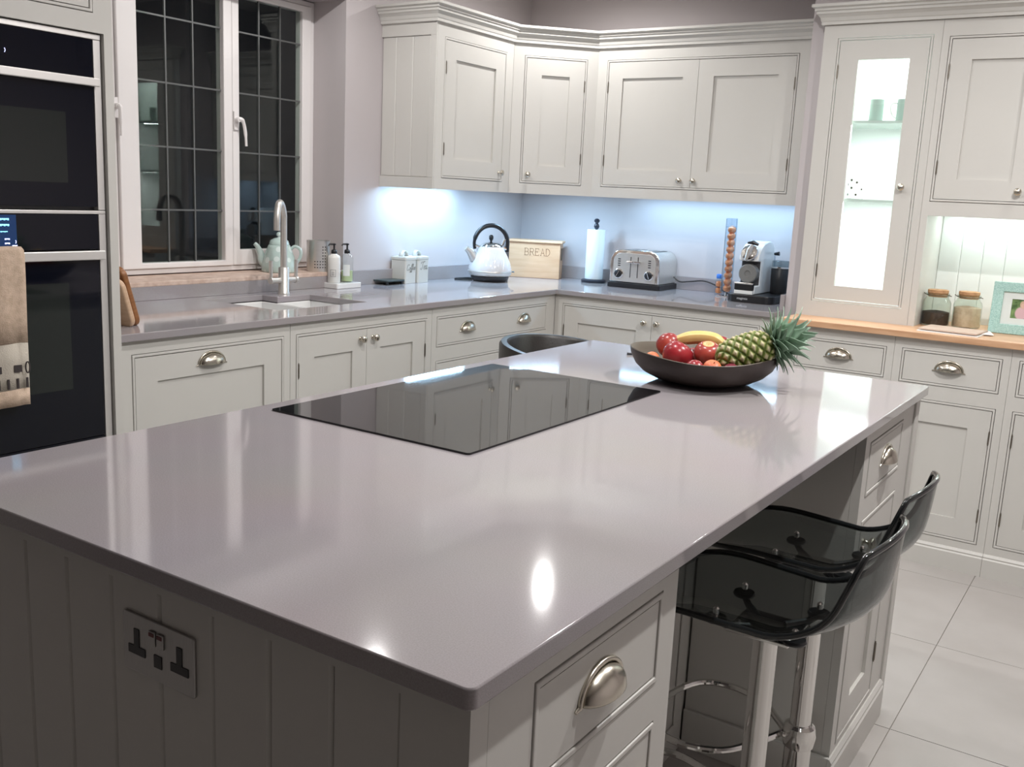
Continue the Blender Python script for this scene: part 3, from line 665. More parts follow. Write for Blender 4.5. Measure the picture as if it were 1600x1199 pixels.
# ================================================================ stools
def stool(name='bar_stool'):
    r = thing(name, 'x', 'bar stool')
    # local: sitter faces -x; origin on the floor at column; seat z rel floor
    s0 = 0.77; nu, nv = 26, 17
    # side profile (x, z) from front lip to top of back
    prof = smoothpath([(-0.215, 0, -0.012), (-0.20, 0, 0.002), (-0.12, 0, 0.012), (0.0, 0, 0.008), (0.06, 0, 0.008), (0.115, 0, 0.03), (0.150, 0, 0.065), (0.172, 0, 0.12), (0.190, 0, 0.175)], 4)
    n = len(prof); P = []
    L_ = [0]
    for i in range(1, n): L_.append(L_[-1] + (prof[i] - prof[i - 1]).length)
    tot = L_[-1]
    for i, p in enumerate(prof):
        t = L_[i] / tot; row = []
        for j in range(nv):
            s = -1 + 2 * j / (nv - 1); hw = 0.178 - 0.030 * t
            e = max(0, (0.16 - t) / 0.16); hw2 = hw * (1 - 0.22 * e * e)          # rounded front corners
            e2 = max(0, (t - 0.90) / 0.10); hw2 *= (1 - 0.10 * e2 * e2)
            c = 1 - s * s
            back = min(1, max(0, (t - 0.55) / 0.3)); back = back * back * (3 - 2 * back)
            seat = 1 - back
            dish = 0.034 * seat * c * (1 - e)
            bow = (0.050 - 0.026 * max(0, (t - 0.75) / 0.25)) * back * c
            row.append((p.x + bow - 0.02 * e * c, s * hw2, s0 + p.z - dish - 0.012 * back * c * (1 - t) * 3 + (0.012 * e2 * c)))
        P.append(row)
    MB().grid(P).build('seat_shell', SMOKE, r, smooth=True, angle=80, solid=0.006)
    loop = [P[0][j] for j in range(nv)] + [P[i][nv - 1] for i in range(1, n)] + [P[n - 1][j] for j in range(nv - 2, -1, -1)] + [P[i][0] for i in range(n - 2, 0, -1)]
    MB().tube(loop, 0.0062, 8, closed=True).build('rim', SMOKE_EDGE, r, smooth=True, angle=80)
    MB().lathe([(0.185, 0), (0.185, 0.006), (0.17, 0.013), (0.10, 0.022), (0.045, 0.035), (0.038, 0.05), (0.030, 0.055)], 40).build('base', CHROME, r, smooth=True, angle=40)
    MB().lathe([(0.030, 0.05), (0.030, 0.29)], 24).build('lower_column', CHROME, r, smooth=True)
    MB().lathe([(0.0235, 0.34), (0.0235, 0.715), (0.026, 0.72)], 24).build('gas_column', CHROME, r, smooth=True)
    MB().lathe([(0.028, 0.285), (0.034, 0.29), (0.038, 0.312), (0.034, 0.337), (0.027, 0.343)], 24).build('collar', CHROME, r, smooth=True)
    # foot rest ring
    pts = [(-0.03, 0.0, 0.312), (-0.07, -0.06, 0.300), (-0.13, -0.135, 0.29), (-0.22, -0.165, 0.288), (-0.30, -0.13, 0.288), (-0.335, -0.0, 0.288), (-0.30, 0.13, 0.288), (-0.22, 0.165, 0.288), (-0.13, 0.135, 0.29), (-0.07, 0.06, 0.300), (-0.03, 0.0, 0.312)]
    MB().tube(smoothpath(pts, 5), 0.0085, 10).build('footrest', CHROME, r, smooth=True)
    m = MB(); m.box(-0.06, 0.06, -0.06, 0.06, 0.716, 0.723)
    m.build('mounting_plate', CHROME, r, bevel=0.002)
    for a in (45, 135, 225, 315):
        x, y = 0.105 * cos(radians(a)), 0.105 * sin(radians(a))
        MB().tube([(x * .35, y * .35, 0.722), (x * .8, y * .8, 0.728), (x, y, 0.740)], [0.008, 0.007, 0.007], 8).build('bracket_arm', BLACKP, r)
    for a in (45, 135, 225, 315):
        x, y = 0.105 * cos(radians(a)), 0.105 * sin(radians(a)); m = MB(); m.lathe([(0.020, 0.738), (0.022, 0.742), (0.020, 0.7465)], 16, (x, y, 0)); pad = m.build('rubber_pad', BLACKP, r, smooth=True)
        m = MB(); m.lathe([(0.006, 0.752), (0.006, 0.762), (0.003, 0.765)], 12, (x, y, 0)); m.build('screw_cap', CHROME, pad, smooth=True)
    return r
s1 = stool(); s1.location = (2.862, -3.475, FLOOR)
s1['label'] = 'smoked transparent bar stool with chrome column, nearest the camera'; s1['group'] = 'smoked bar stools at the island'
s2 = copy_tree(s1); s2.location = (2.845, -3.097, FLOOR); s2['label'] = 'smoked transparent bar stool behind the nearest one, higher backrest in view'
# black tub chair on the far side of the island
tc_ = thing('tub_chair', 'black leather tub chair behind island, only its curved back rim showing', 'chair', (1.36, -1.69, FLOOR), 0)
LEA = mat('black_leather', (0.020, 0.017, 0.015), 0.35, bump=0.3, bscale=120)
def arcband(r0, r1, z0, z1, a0, a1, n=28):
    P = []
    for k in range(n + 1):
        a = radians(a0 + (a1 - a0) * k / n); c_, s_ = -cos(a), sin(a); top = z1 - 0.03 * abs(a / 1.57) ** 2
        P.append([(r1 * c_, r1 * s_, z0), (r1 * c_, r1 * s_, top - .012), ((r1 - .008) * c_, (r1 - .008) * s_, top), ((r0 + .008) * c_, (r0 + .008) * s_, top), (r0 * c_, r0 * s_, top - .012), (r0 * c_, r0 * s_, z0)])
    return P
m = MB(); P = arcband(0.245, 0.285, 0.42, 0.90, -105, 105); m.grid(P, closed_v=True); m.f.append(tuple(range(6))); m.mi.append(0); m.f.append(tuple(len(P) * 6 - 1 - k for k in range(6))); m.mi.append(0)
m.build('backrest', LEA, tc_, smooth=True, angle=50)
MB().lathe([(0.001, 0.42), (0.23, 0.42), (0.242, 0.44), (0.24, 0.475), (0.22, 0.49), (0.001, 0.495)], 36).build('seat', LEA, tc_, smooth=True, angle=50)
for a in (45, 135, 225, 315): MB().tube([(0.16 * cos(radians(a)), 0.16 * sin(radians(a)), 0.42), (0.21 * cos(radians(a)), 0.21 * sin(radians(a)), 0.0)], [0.016, 0.011], 10).build('leg', BLACKP, tc_)

# ================================================================ things on the left worktop
# chopping boards leaning on the tower side
BRD = mat('brown_board_wood', (0.21, 0.085, 0.03), 0.4, color2=(0.29, 0.125, 0.045), vscale=7, stretch=(2, 2, 14)); BRD2 = mat('pale_board_wood', (0.52, 0.34, 0.22), 0.5, color2=(0.60, 0.42, 0.28), vscale=7, stretch=(2, 2, 14))
def board(label, y, tilt, mt, th, h, x0, x1):
    m = MB(); m.prism(rrect(x0, x1, 0, h, 0.03), 0, th)
    m.v = [(v[0], -v[2], v[1]) for v in m.v]; m.f = [f[::-1] for f in m.f]
    o = m.build('chopping_board', mt, bevel=0.006, segs=3, loc=(0, y, ZW + 0.001), rot=(radians(tilt), 0, 0)); return tag(o, label, 'chopping board')
board('dark brown wooden chopping board leaning against the oven tower', -3.176, 16, BRD, 0.020, 0.205, 0.25, 0.585)
board('paler wooden chopping board tucked behind the brown one by oven tower', -3.205, 15.5, BRD2, 0.018, 0.165, 0.22, 0.60)

# teapot on the sill
TEAL = bpy.data.materials.new('pale_mint_spotted_glaze'); TEAL.use_nodes = True
nt = TEAL.node_tree; b = nt.nodes['Principled BSDF']; tc = nt.nodes.new('ShaderNodeTexCoord'); vo = nt.nodes.new('ShaderNodeTexVoronoi'); vo.inputs['Scale'].default_value = 19; vo.inputs['Randomness'].default_value = 0.25
nt.links.new(tc.outputs['Object'], vo.inputs['Vector']); rp = nt.nodes.new('ShaderNodeValToRGB'); nt.links.new(vo.outputs['Distance'], rp.inputs[0])
rp.color_ramp.elements[0].position = 0.28; rp.color_ramp.elements[0].color = (0.66, 0.76, 0.74, 1); rp.color_ramp.elements[1].position = 0.31; rp.color_ramp.elements[1].color = (0.47, 0.60, 0.57, 1)
nt.links.new(rp.outputs[0], b.inputs['Base Color']); b.inputs['Roughness'].default_value = 0.15; b.inputs['Coat Weight'].default_value = 0.4
MINT = mat('mint_glaze', (0.50, 0.62, 0.59), 0.15, coat=0.4)
te = thing('teapot', 'pale mint spotted china teapot on sill behind the tap', 'teapot', (-0.092, -1.935, WZ0), radians(-56))
MB().lathe([(0.079, 0), (0.083, 0.006), (0.081, 0.03), (0.070, 0.075), (0.056, 0.112), (0.050, 0.126), (0.046, 0.128)], 40).build('body', TEAL, te, smooth=True, angle=60)
MB().lathe([(0.047, 0.129), (0.046, 0.134), (0.042, 0.147), (0.024, 0.158), (0.008, 0.161), (0.006, 0.165), (0.013, 0.171), (0.014, 0.178), (0.008, 0.186), (0.001, 0.188)], 32).build('lid', TEAL, te, smooth=True, angle=60)
MB().tube(smoothpath([(0, -0.055, 0.030), (0, -0.078, 0.050), (0, -0.088, 0.085), (0, -0.103, 0.115), (0, -0.116, 0.128)], 6), [0.026] * 4 + [0.024, 0.023, 0.021, 0.020, 0.019, 0.018, 0.017, 0.016, 0.015, 0.0145, 0.014, 0.0135, 0.013, 0.012, 0.012, 0.011, 0.011, 0.010, 0.010, 0.010, 0.010], 14).build('spout', MINT, te, smooth=True)
MB().tube(smoothpath([(0, 0.050, 0.105), (0, 0.072, 0.122), (0, 0.096, 0.112), (0, 0.102, 0.085), (0, 0.090, 0.055), (0, 0.068, 0.036)], 6), 0.0075, 10).build('handle', MINT, te, smooth=True)
# cutlery drainer pot on sill
pt = thing('utensil_pot', 'perforated steel utensil pot on sill in the window corner', 'pot', (-0.035, -1.735, WZ0))
MB().lathe([(0.0, 0.0), (0.054, 0.0), (0.056, 0.004), (0.056, 0.146), (0.058, 0.149), (0.053, 0.149), (0.052, 0.006), (0.0, 0.006)], 36, cap=False).build('pot', STEEL, pt, smooth=True, angle=40)
m = MB()
for i in range(8):
    for k in range(5):
        a = radians(-62 + k * 13); z = 0.022 + i * 0.014
        if i > 2 and k < 3: continue
        p = Vector((cos(a), sin(a), 0)); m.cyl(tuple(p * 0.0555 + Vector((0, 0, z))), tuple(p * 0.0568 + Vector((0, 0, z))), 0.003, seg=8)
m.build('holes', BLACKP, pt)
# soap tray and two pump bottles
tr = tag(MB().prism(rrect(-0.062, 0.062, -0.085, 0.085, 0.008), 0, 0.026).build('soap_tray', WHITEC, loc=(0.045, -1.665, ZW), rot=(0, 0, radians(0)), bevel=0.003), 'white ceramic block tray holding two soap pump bottles', 'tray')
SOAPW = mat('white_bottle', (0.74, 0.73, 0.70), 0.3); SOAPG = mat('green_soap', (0.50, 0.60, 0.34), 0.25); LBL = mat('bottle_label_ink', (0.12, 0.12, 0.12), 0.6); LBLW = mat('pale_label', (0.68, 0.70, 0.68), 0.5)
def pump(par, rr, h):
    MB().lathe([(0.013, h), (0.014, h + 0.002), (0.014, h + 0.014), (0.010, h + 0.019), (0.0045, h + 0.021), (0.0045, h + 0.040), (0.009, h + 0.042), (0.009, h + 0.048), (0.002, h + 0.050)], 18).build('pump', BLACKP, par, smooth=True, angle=50)
    MB().tube([(0, 0, h + 0.045), (-0.006, -0.024, h + 0.045), (-0.007, -0.031, h + 0.039)], [0.005, 0.0042, 0.003], 8).build('nozzle', BLACKP, par, smooth=True)
b1 = thing('pump_bottle', 'white soap bottle with black pump on the ceramic tray', 'bottle', (0.045, -1.71, ZW + 0.026), 0)
MB().lathe([(0.028, 0), (0.031, 0.003), (0.031, 0.118), (0.028, 0.129), (0.014, 0.137), (0.013, 0.139)], 28).build('bottle', SOAPW, b1, smooth=True, angle=50)
pump(b1, 0, 0.139)
def on_cyl(m, R, a0, a1, z0, z1, n=6, t=0.0006):
    for i in range(n):
        a, b_ = radians(a0 + (a1 - a0) * i / n), radians(a0 + (a1 - a0) * (i + 1) / n)
        m.add([(R * cos(a), R * sin(a), z0), (R * cos(b_), R * sin(b_), z0), (R * cos(b_), R * sin(b_), z1), (R * cos(a), R * sin(a), z1)], [(0, 1, 2, 3)])
m = MB()
for z in (0.030, 0.062): on_cyl(m, 0.0314, -78, -30, z, z + 0.0015)
for a in (-78, -32): on_cyl(m, 0.0314, a, a + 2.5, 0.030, 0.063, 1)
for z in (0.050, 0.043, 0.037): on_cyl(m, 0.0314, -66, -42, z, z + 0.002)
m.build('label_print', LBL, b1)
b2 = thing('pump_bottle', 'clear soap bottle with green liquid and black pump on tray', 'bottle', (0.048, -1.622, ZW + 0.026), 0)
MB().lathe([(0.027, 0), (0.030, 0.003), (0.030, 0.116), (0.027, 0.127), (0.014, 0.136), (0.013, 0.138)], 28).build('bottle', glass_mat('clear_bottle', (0.95, 0.96, 0.95)), b2, smooth=True, angle=50)
MB().lathe([(0.0265, 0.003), (0.028, 0.006), (0.028, 0.055)], 24).build('liquid', SOAPG, b2, smooth=True, angle=50)
m = MB(); on_cyl(m, 0.0306, -85, -20, 0.030, 0.085); m.build('label_print', LBLW, b2)
pump(b2, 0, 0.138)
# trivet / small black scale
TV = mat('dark_slate', (0.03, 0.045, 0.045), 0.35)
tv = thing('trivet', 'small dark slate trivet stand left of the storage tins', 'trivet', (0.035, -1.32, ZW), radians(2))
m = MB(); m.prism(rrect(-0.075, 0.075, -0.075, 0.075, 0.012), 0.016, 0.024); m.build('plate', TV, tv, bevel=0.002)
for sx in (-1, 1):
    for sy in (-1, 1): MB().lathe([(0.007, 0), (0.008, 0.016)], 12, (sx * 0.06, sy * 0.06, 0)).build('foot', BLACKP, tv, smooth=True)
# tins
TIN = mat('cream_enamel_tin', (0.60, 0.60, 0.56), 0.28, coat=0.2); INK = mat('grey_lettering', (0.10, 0.10, 0.09), 0.6)
def glyph_strokes(word):
    G = {'C': ([(0.9, 0.8), (0.7, 1.0), (0.35, 0.95), (0.1, 0.55), (0.15, 0.12), (0.5, -0.02), (0.9, 0.2)], 0.85, ),
         'o': ([(0.35, 0.5), (0.1, 0.4), (0.05, 0.15), (0.25, 0.0), (0.5, 0.12), (0.5, 0.38), (0.35, 0.5), (0.5, 0.42), (0.65, 0.42)], 0.6),
         'f': ([(0.0, 0.2), (0.35, 0.6), (0.5, 1.0), (0.35, 1.08), (0.25, 0.7), (0.15, 0.0), (0.05, -0.42), (-0.1, -0.3), (0.2, 0.05), (0.45, 0.2)], 0.42),
         'e': ([(0.05, 0.2), (0.4, 0.3), (0.4, 0.48), (0.2, 0.5), (0.05, 0.25), (0.15, 0.0), (0.35, 0.02), (0.55, 0.2)], 0.5),
         'T': ([(0.0, 0.75), (0.1, 1.0), (0.5, 0.98), (1.0, 1.08), (0.9, 0.95), (0.55, 0.98), (0.55, 0.4), (0.35, 0.0), (0.05, 0.05), (0.1, 0.25)], 0.85),
         'a': ([(0.5, 0.45), (0.25, 0.5), (0.05, 0.25), (0.15, 0.0), (0.4, 0.15), (0.5, 0.48), (0.45, 0.1), (0.55, 0.0), (0.7, 0.15)], 0.6)}
    out = []; x = 0
    for ch in word: s, wd = G[ch]; out.append([(x + a, b_) for a, b_ in s]); x += wd
    return out, x
def tin(label, word, y, h=0.140, wdt=0.096):
    r = thing('storage_tin', label, 'storage tin', (0.006 + 0.048, y, ZW), radians(4), 'cream storage tins'); a = wdt / 2
    MB().prism(rrect(-a, a, -a, a, 0.008), 0, h - 0.018).build('body', TIN, r, bevel=0.002)
    m = MB(); m.prism(rrect(-a - .002, a + .002, -a - .002, a + .002, 0.009), h - 0.017, h - 0.003); m.prism(rrect(-a + .006, a - .006, -a + .006, a - .006, 0.008), h - 0.003, h); m.build('lid', TIN, r, bevel=0.002)
    m = MB(); pts = [(0, 0.026 * cos(t), h + 0.028 * sin(t)) for t in [pi * k / 14 for k in range(15)]]
    P = [[(x, p[1], p[2]) for x in (-0.012, 0.012)] for p in pts]; m.grid(P); m.build('lid_handle', TIN, r, smooth=True, solid=0.0025)
    st, wd = glyph_strokes(word); sc = 0.078 / max(wd, 2.0); sc = min(sc, 0.032); m = MB()
    for s in st:      # lettering on the face towards the room (+X)
        m.tube(smoothpath([(a + 0.0006, -wd * sc / 2 + p[0] * sc + p[1] * sc * 0.25, 0.070 + p[1] * sc * 1.25 + p[0] * 0.0005) for p in s], 4), 0.0008, 5)
    m.build('lettering', INK, r); return r
tin('cream square storage tin lettered Coffee, left of the pair', 'Coffee', -1.198)
tin('cream square storage tin lettered Tea, beside the kettle side', 'Tea', -1.092)

# kettle
kt = thing('kettle', 'white and chrome pyramid kettle with black hoop handle', 'kettle', (0.235, -0.66, ZW), radians(57))
KW = mat('white_enamel', (0.60, 0.575, 0.57), 0.10, coat=0.6)
MB().lathe([(0.088, 0.0), (0.103, 0.010), (0.108, 0.026), (0.108, 0.030)], 44).build('power_base', BLACKP, kt, smooth=True, angle=50)
MB().lathe([(0.108, 0.031), (0.119, 0.040), (0.124, 0.056), (0.122, 0.060)], 44).build('base_band', STEEL, kt, smooth=True, angle=50)
MB().lathe([(0.122, 0.0605), (0.121, 0.075), (0.112, 0.105), (0.096, 0.140), (0.080, 0.170), (0.073, 0.188), (0.070, 0.192)], 44).build('body', KW, kt, smooth=True, angle=60)
MB().lathe([(0.068, 0.1925), (0.064, 0.200), (0.048, 0.211), (0.022, 0.217), (0.006, 0.219)], 36).build('lid', CHROME, kt, smooth=True, angle=60)
MB().lathe([(0.006, 0.219), (0.007, 0.226), (0.013, 0.236), (0.013, 0.250), (0.007, 0.257), (0.001, 0.258)], 20).build('lid_knob', BLACKP, kt, smooth=True, angle=60)
arc = [(-0.101 * cos(t) * 1.0, 0, 0.210 + 0.100 * sin(t)) for t in [radians(-18 + k * 9) for k in range(24)]]
arc = [p for p in arc if True]
arc.append((0.100, 0, 0.165))
MB().tube(arc, [0.009] * 4 + [0.0125] * (len(arc) - 8) + [0.011] * 4, 12).build('handle', BLACKP, kt, smooth=True)
MB().tube([(-0.070, 0, 0.188), (-0.094, 0, 0.198)], [0.010, 0.008], 10).build('handle_mount', CHROME, kt, smooth=True)
MB().tube([(0.070, 0, 0.19), (0.095, 0, 0.18)], [0.010, 0.008], 10).build('handle_mount', CHROME, kt, smooth=True)
MB().tube([(0.065, 0, 0.20), (0.080, 0, 0.235)], [0.006, 0.009], 8, flat=2).build('lid_release', CHROME, kt, smooth=True)
m = MB(); m.tube([(-0.095, 0, 0.125), (-0.125, 0, 0.165), (-0.148, 0, 0.183)], [0.030, 0.021, 0.016], 14, flat=0.75); m.build('spout', STEEL, kt, smooth=True)
m = MB(); m.tube([(0.112, -0.02, 0.056), (0.138, -0.022, 0.054)], [0.004, 0.004], 8, flat=2.2); m.build('switch_lever', BLACKP, kt)
tag(MB().tube(smoothpath([(0.12, -0.60, ZW + .004), (0.075, -0.68, ZW + .004), (0.065, -0.755, ZW + .004), (0.10, -0.775, ZW + .004), (0.165, -0.73, ZW + .004)], 8), 0.004, 8).build('power_cable', BLACKP, smooth=True), 'black kettle cable looped on worktop left of kettle', 'cable')

# bread bin
bb = thing('bread_bin', 'pale wooden bread bin lettered BREAD in the worktop corner', 'bread bin', (0.258, -0.238, ZW), radians(24))
MB().box(-0.154, 0.154, 0.0, 0.140, 0.0, 0.208).build('box', PINE, bb, bevel=0.003)
MB().box(-0.166, 0.166, -0.010, 0.145, 0.209, 0.224).build('lid', PINE, bb, bevel=0.004)
m = MB(); m.box(0.154, 0.159, 0.05, 0.09, 0.11, 0.18); m.build('side_hinge', PEWTER, bb)
def serif_letters(word, h, sp):
    S = {'B': [[(0, 0), (0, 1)], [(-.12, 1), (.45, 1), (.62, .88), (.62, .65), (.45, .53), (0, .53)], [(.45, .53), (.68, .40), (.68, .14), (.48, 0), (-.12, 0)]],
         'R': [[(0, 0), (0, 1)], [(-.12, 1), (.45, 1), (.63, .86), (.63, .63), (.45, .5), (0, .5)], [(.35, .5), (.68, 0), (.8, 0)], [(-.12, 0), (.14, 0)]],
         'E': [[(0, 0), (0, 1)], [(-.12, 1), (.62, 1), (.62, .84)], [(0, .52), (.42, .52)], [(.42, .6), (.42, .44)], [(-.12, 0), (.66, 0), (.66, .18)]],
         'A': [[(0, 0), (.36, 1), (.72, 0)], [(.13, .36), (.59, .36)], [(-.12, 0), (.14, 0)], [(.58, 0), (.84, 0)], [(.26, 1), (.38, 1)]],
         'D': [[(0, 0), (0, 1)], [(-.12, 1), (.35, 1), (.62, .8), (.70, .5), (.62, .2), (.35, 0), (-.12, 0)]]}
    out = []; x = 0
    for c in word:
        for s in S[c]: out.append([((x + p[0]) * h * 0.78, p[1] * h) for p in s])
        x += 0.72 + sp
    return out, (x - sp) * h * 0.78
BURN = mat('burnt_lettering', (0.17, 0.075, 0.03), 0.7)
st, wd = serif_letters('BREAD', 0.040, 0.30); m = MB()
for s in st: m.tube([(0.018 - wd / 2 + p[0], -0.0002, 0.135 + p[1]) for p in s], 0.0013, 5)
m.build('lettering', BURN, bb)

# kitchen roll
kr = thing('kitchen_roll_holder', 'black kitchen roll stand with turned finial at the back worktop', 'kitchen roll holder', (0.612, -0.135, ZW))
DK = mat('navy_black_cast', (0.014, 0.016, 0.028), 0.35)
MB().lathe([(0.070, 0), (0.072, 0.003), (0.072, 0.014), (0.066, 0.018), (0.010, 0.020)], 36).build('base', DK, kr, smooth=True, angle=45)
MB().lathe([(0.007, 0.019), (0.007, 0.31), (0.013, 0.314), (0.016, 0.326), (0.012, 0.338), (0.007, 0.343), (0.015, 0.352), (0.017, 0.360), (0.011, 0.368), (0.001, 0.371)], 20).build('pole', DK, kr, smooth=True, angle=50)
PAPER = mat('paper_roll', (0.72, 0.80, 0.84), 0.9, bump=0.4, bscale=200)
tag(MB().lathe([(0.020, 0.0), (0.051, 0.0), (0.052, 0.003), (0.052, 0.283), (0.051, 0.286), (0.020, 0.286)], 36).build('kitchen_roll', PAPER, loc=(0.612, -0.135, ZW + 0.0205), smooth=True, angle=45), 'white kitchen paper roll standing on the black holder', 'kitchen roll')

# toaster
ts = thing('toaster', 'brushed steel four slot toaster with two black dials', 'toaster', (0.938, -0.262, ZW), radians(2))
def arch(w, h, r, n=8):
    p = [(-w, 0), (w, 0)]
    for k in range(n + 1): a = pi / 2 * k / n; p.append((w - r + r * cos(a), h - r + r * sin(a)))
    for k in range(n + 1): a = pi / 2 + pi / 2 * k / n; p.append((-w + r + r * cos(a), h - r + r * sin(a)))
    return p
def extr_y(m, P, y0, y1, z=0):
    n = len(P); m.add([(x, y, z + q) for y in (y0, y1) for x, q in P], [tuple(range(n)), tuple(range(2 * n - 1, n - 1, -1))] + [(i, n + i, n + (i + 1) % n, (i + 1) % n) for i in range(n)])
MB().prism(rrect(-0.160, 0.160, -0.012, 0.262, 0.01), 0, 0.030).build('base', BLACKP, ts, bevel=0.004)
m = MB(); extr_y(m, arch(0.146, 0.178, 0.062), 0.006, 0.252, 0.030); m.build('shell', STEEL, ts, smooth=True, angle=30, bevel=0.004)
m = MB(); extr_y(m, arch(0.149, 0.181, 0.064), -0.006, 0.0055, 0.030); m.build('front_trim', CHROME, ts, smooth=True, angle=30, bevel=0.005)
m = MB(); extr_y(m, arch(0.128, 0.160, 0.048), -0.0085, -0.0062, 0.034); m.build('front_panel', STEEL, ts, smooth=True, angle=30, bevel=0.001)
for x in (-0.022, 0.022):
    MB().box(x - 0.002, x + 0.002, -0.0095, -0.0086, 0.060, 0.175).build('slider_slot', BLACKP, ts)
    m = MB(); m.box(x - 0.020, x + 0.020, -0.028, -0.0095, 0.140, 0.152); m.build('slider', CHROME, ts, bevel=0.003)
for x in (-0.092, 0.092):
    m = MB(); m.M = Matrix.Translation((x, -0.0086, 0.078)) @ Matrix.Rotation(radians(90), 4, 'X'); m.lathe([(0.027, 0), (0.028, 0.004), (0.024, 0.007), (0.022, 0.007)], 28); d_ = m.build('dial_ring', CHROME, ts, smooth=True, angle=50)
    m = MB(); m.M = Matrix.Translation((x, -0.0086, 0.078)) @ Matrix.Rotation(radians(90), 4, 'X'); m.lathe([(0.022, 0.007), (0.021, 0.014), (0.018, 0.016)], 28); m.build('dial', BLACKP, d_, smooth=True, angle=50)
    a = radians(60 if x < 0 else 110); m = MB(); m.tube([(x - 0.018 * cos(a), -0.026, 0.078 - 0.018 * sin(a)), (x + 0.018 * cos(a), -0.026, 0.078 + 0.018 * sin(a))], 0.0018, 6); m.build('pointer', CHROME, d_)
    for k in range(4):
        MB().box(x - 0.008 + 0.002 * 0, x + 0.008, -0.0095, -0.0086, 0.120 + k * 0.012, 0.126 + k * 0.012).build('button', DGREY, ts)
for k in range(4):
    x = (-0.092, -0.046, 0.030, 0.076)[k]; MB().box(x, x + 0.022, 0.04, 0.215, 0.2075, 0.2088).build('bread_slot', BLACKP, ts)
tag(MB().tube(smoothpath([(1.085, -0.06, ZW + 0.07), (1.12, -0.05, ZW + 0.045), (1.18, -0.045, ZW + 0.05), (1.26, -0.045, ZW + 0.06), (1.33, -0.05, ZW + 0.045), (1.395, -0.06, ZW + 0.015), (1.42, -0.065, ZW + .005)], 8), 0.004, 8).build('power_cable', BLACKP, smooth=True), 'black cable curving from the toaster along the wall', 'cable')

# capsule tube
ct = thing('capsule_tube', 'tall clear tube holding copper coffee capsules', 'capsule holder', (1.452, -0.185, ZW), 0)
m = MB(); m.prism(rrect(-0.045, 0.032, -0.035, 0.035, 0.012), 0, 0.006); m.build('base', CHROME, ct, bevel=0.002)
m = MB(); m.tube([(0, 0, 0.006), (0, 0, 0.022)], 0.006, 8); m.build('stem', CHROME, ct)
tube_m = glass_mat('tube_acrylic', (0.90, 0.94, 0.97), 1.5, 0.0, 1.2)
MB().lathe([(0.030, 0.022), (0.030, 0.415), (0.0275, 0.415), (0.0275, 0.024)], 28, cap=False).build('tube', tube_m, ct, smooth=True, angle=60)
m = MB(); m.tube([(-0.029, -0.006, 0.024), (-0.029, -0.006, 0.413)], 0.0018, 6); m.tube([(0.029, -0.006, 0.024), (0.029, -0.006, 0.413)], 0.0018, 6); m.tube([(0.0295 * cos(a), 0.0295 * sin(a), 0.372) for a in [2 * pi * k / 24 for k in range(24)]], 0.0016, 6, closed=True); m.build('painted_edge_highlight', mat('edge_highlight_blue_grey', (0.25, 0.35, 0.45), 0.15), ct)  # added blue-grey lines paint the edge highlights of the clear tube
COP = mat('copper_foil', (0.85, 0.33, 0.15), 0.30, 0.45); cap0 = None
for k in range(10):
    if cap0 is None:
        m = MB(); m.lathe([(0.0215, 0.0), (0.0215, 0.002), (0.0195, 0.003), (0.0195, 0.010), (0.0165, 0.022), (0.010, 0.030), (0.004, 0.032), (0.001, 0.0325)], 20); m.M = Matrix.Identity(4)
        m.v = [(v[0], -v[2] + 0.012, v[1]) for v in m.v]; m.f = [f[::-1] for f in m.f]
        cap0 = m.build('coffee_capsule', COP, smooth=True, angle=50); o = cap0
    else: o = cap0.copy(); C.objects.link(o)
    o.location = (1.452, -0.185, ZW + 0.022 + 0.0225 + k * 0.0345 * 1.0)
    tag(o, 'copper coffee capsule in the clear tube, ' + ('lowest of the stack', 'second from the bottom', 'third from the bottom', 'fourth from the bottom', 'fifth from the bottom', 'fifth from the top', 'fourth from the top', 'third from the top', 'second from the top', 'topmost of the stack')[k], 'coffee capsule', 'coffee capsules in the clear tube')
# little jar with blue cap and capsules
lj = thing('small_bottle', 'small clear bottle with blue cap beside the capsule tube', 'bottle', (1.385, -0.125, ZW), 0)
MB().lathe([(0.020, 0), (0.020, 0.075), (0.015, 0.084), (0.013, 0.09)], 20, cap=False).build('bottle', tube_m, lj, smooth=True)
MB().lathe([(0.014, 0.088), (0.0165, 0.09), (0.0165, 0.108), (0.013, 0.112)], 20).build('cap', mat('blue_cap', (0.03, 0.16, 0.55), 0.35), lj, smooth=True, angle=50)
m = MB()
for k in range(2): m.lathe([(0.004, 0.006 + k * 0.036), (0.016, 0.010 + k * 0.036), (0.018, 0.022 + k * 0.036), (0.015, 0.036 + k * 0.036), (0.004, 0.040 + k * 0.036)], 18)
m.build('contents', COP, lj, smooth=True)

# coffee machine
cm = thing('coffee_machine', 'white pod coffee machine on black tray base with chrome lever', 'coffee machine', (1.533, -0.405, ZW), radians(0))
CMW = mat('gloss_white_plastic', (0.72, 0.73, 0.72), 0.18, coat=0.4)
base = rrect(0.0, 0.245, 0.0, 0.33, 0.05); MB().prism(base, 0, 0.040).build('tray_base', BLACKP, cm, bevel=0.005, segs=3)
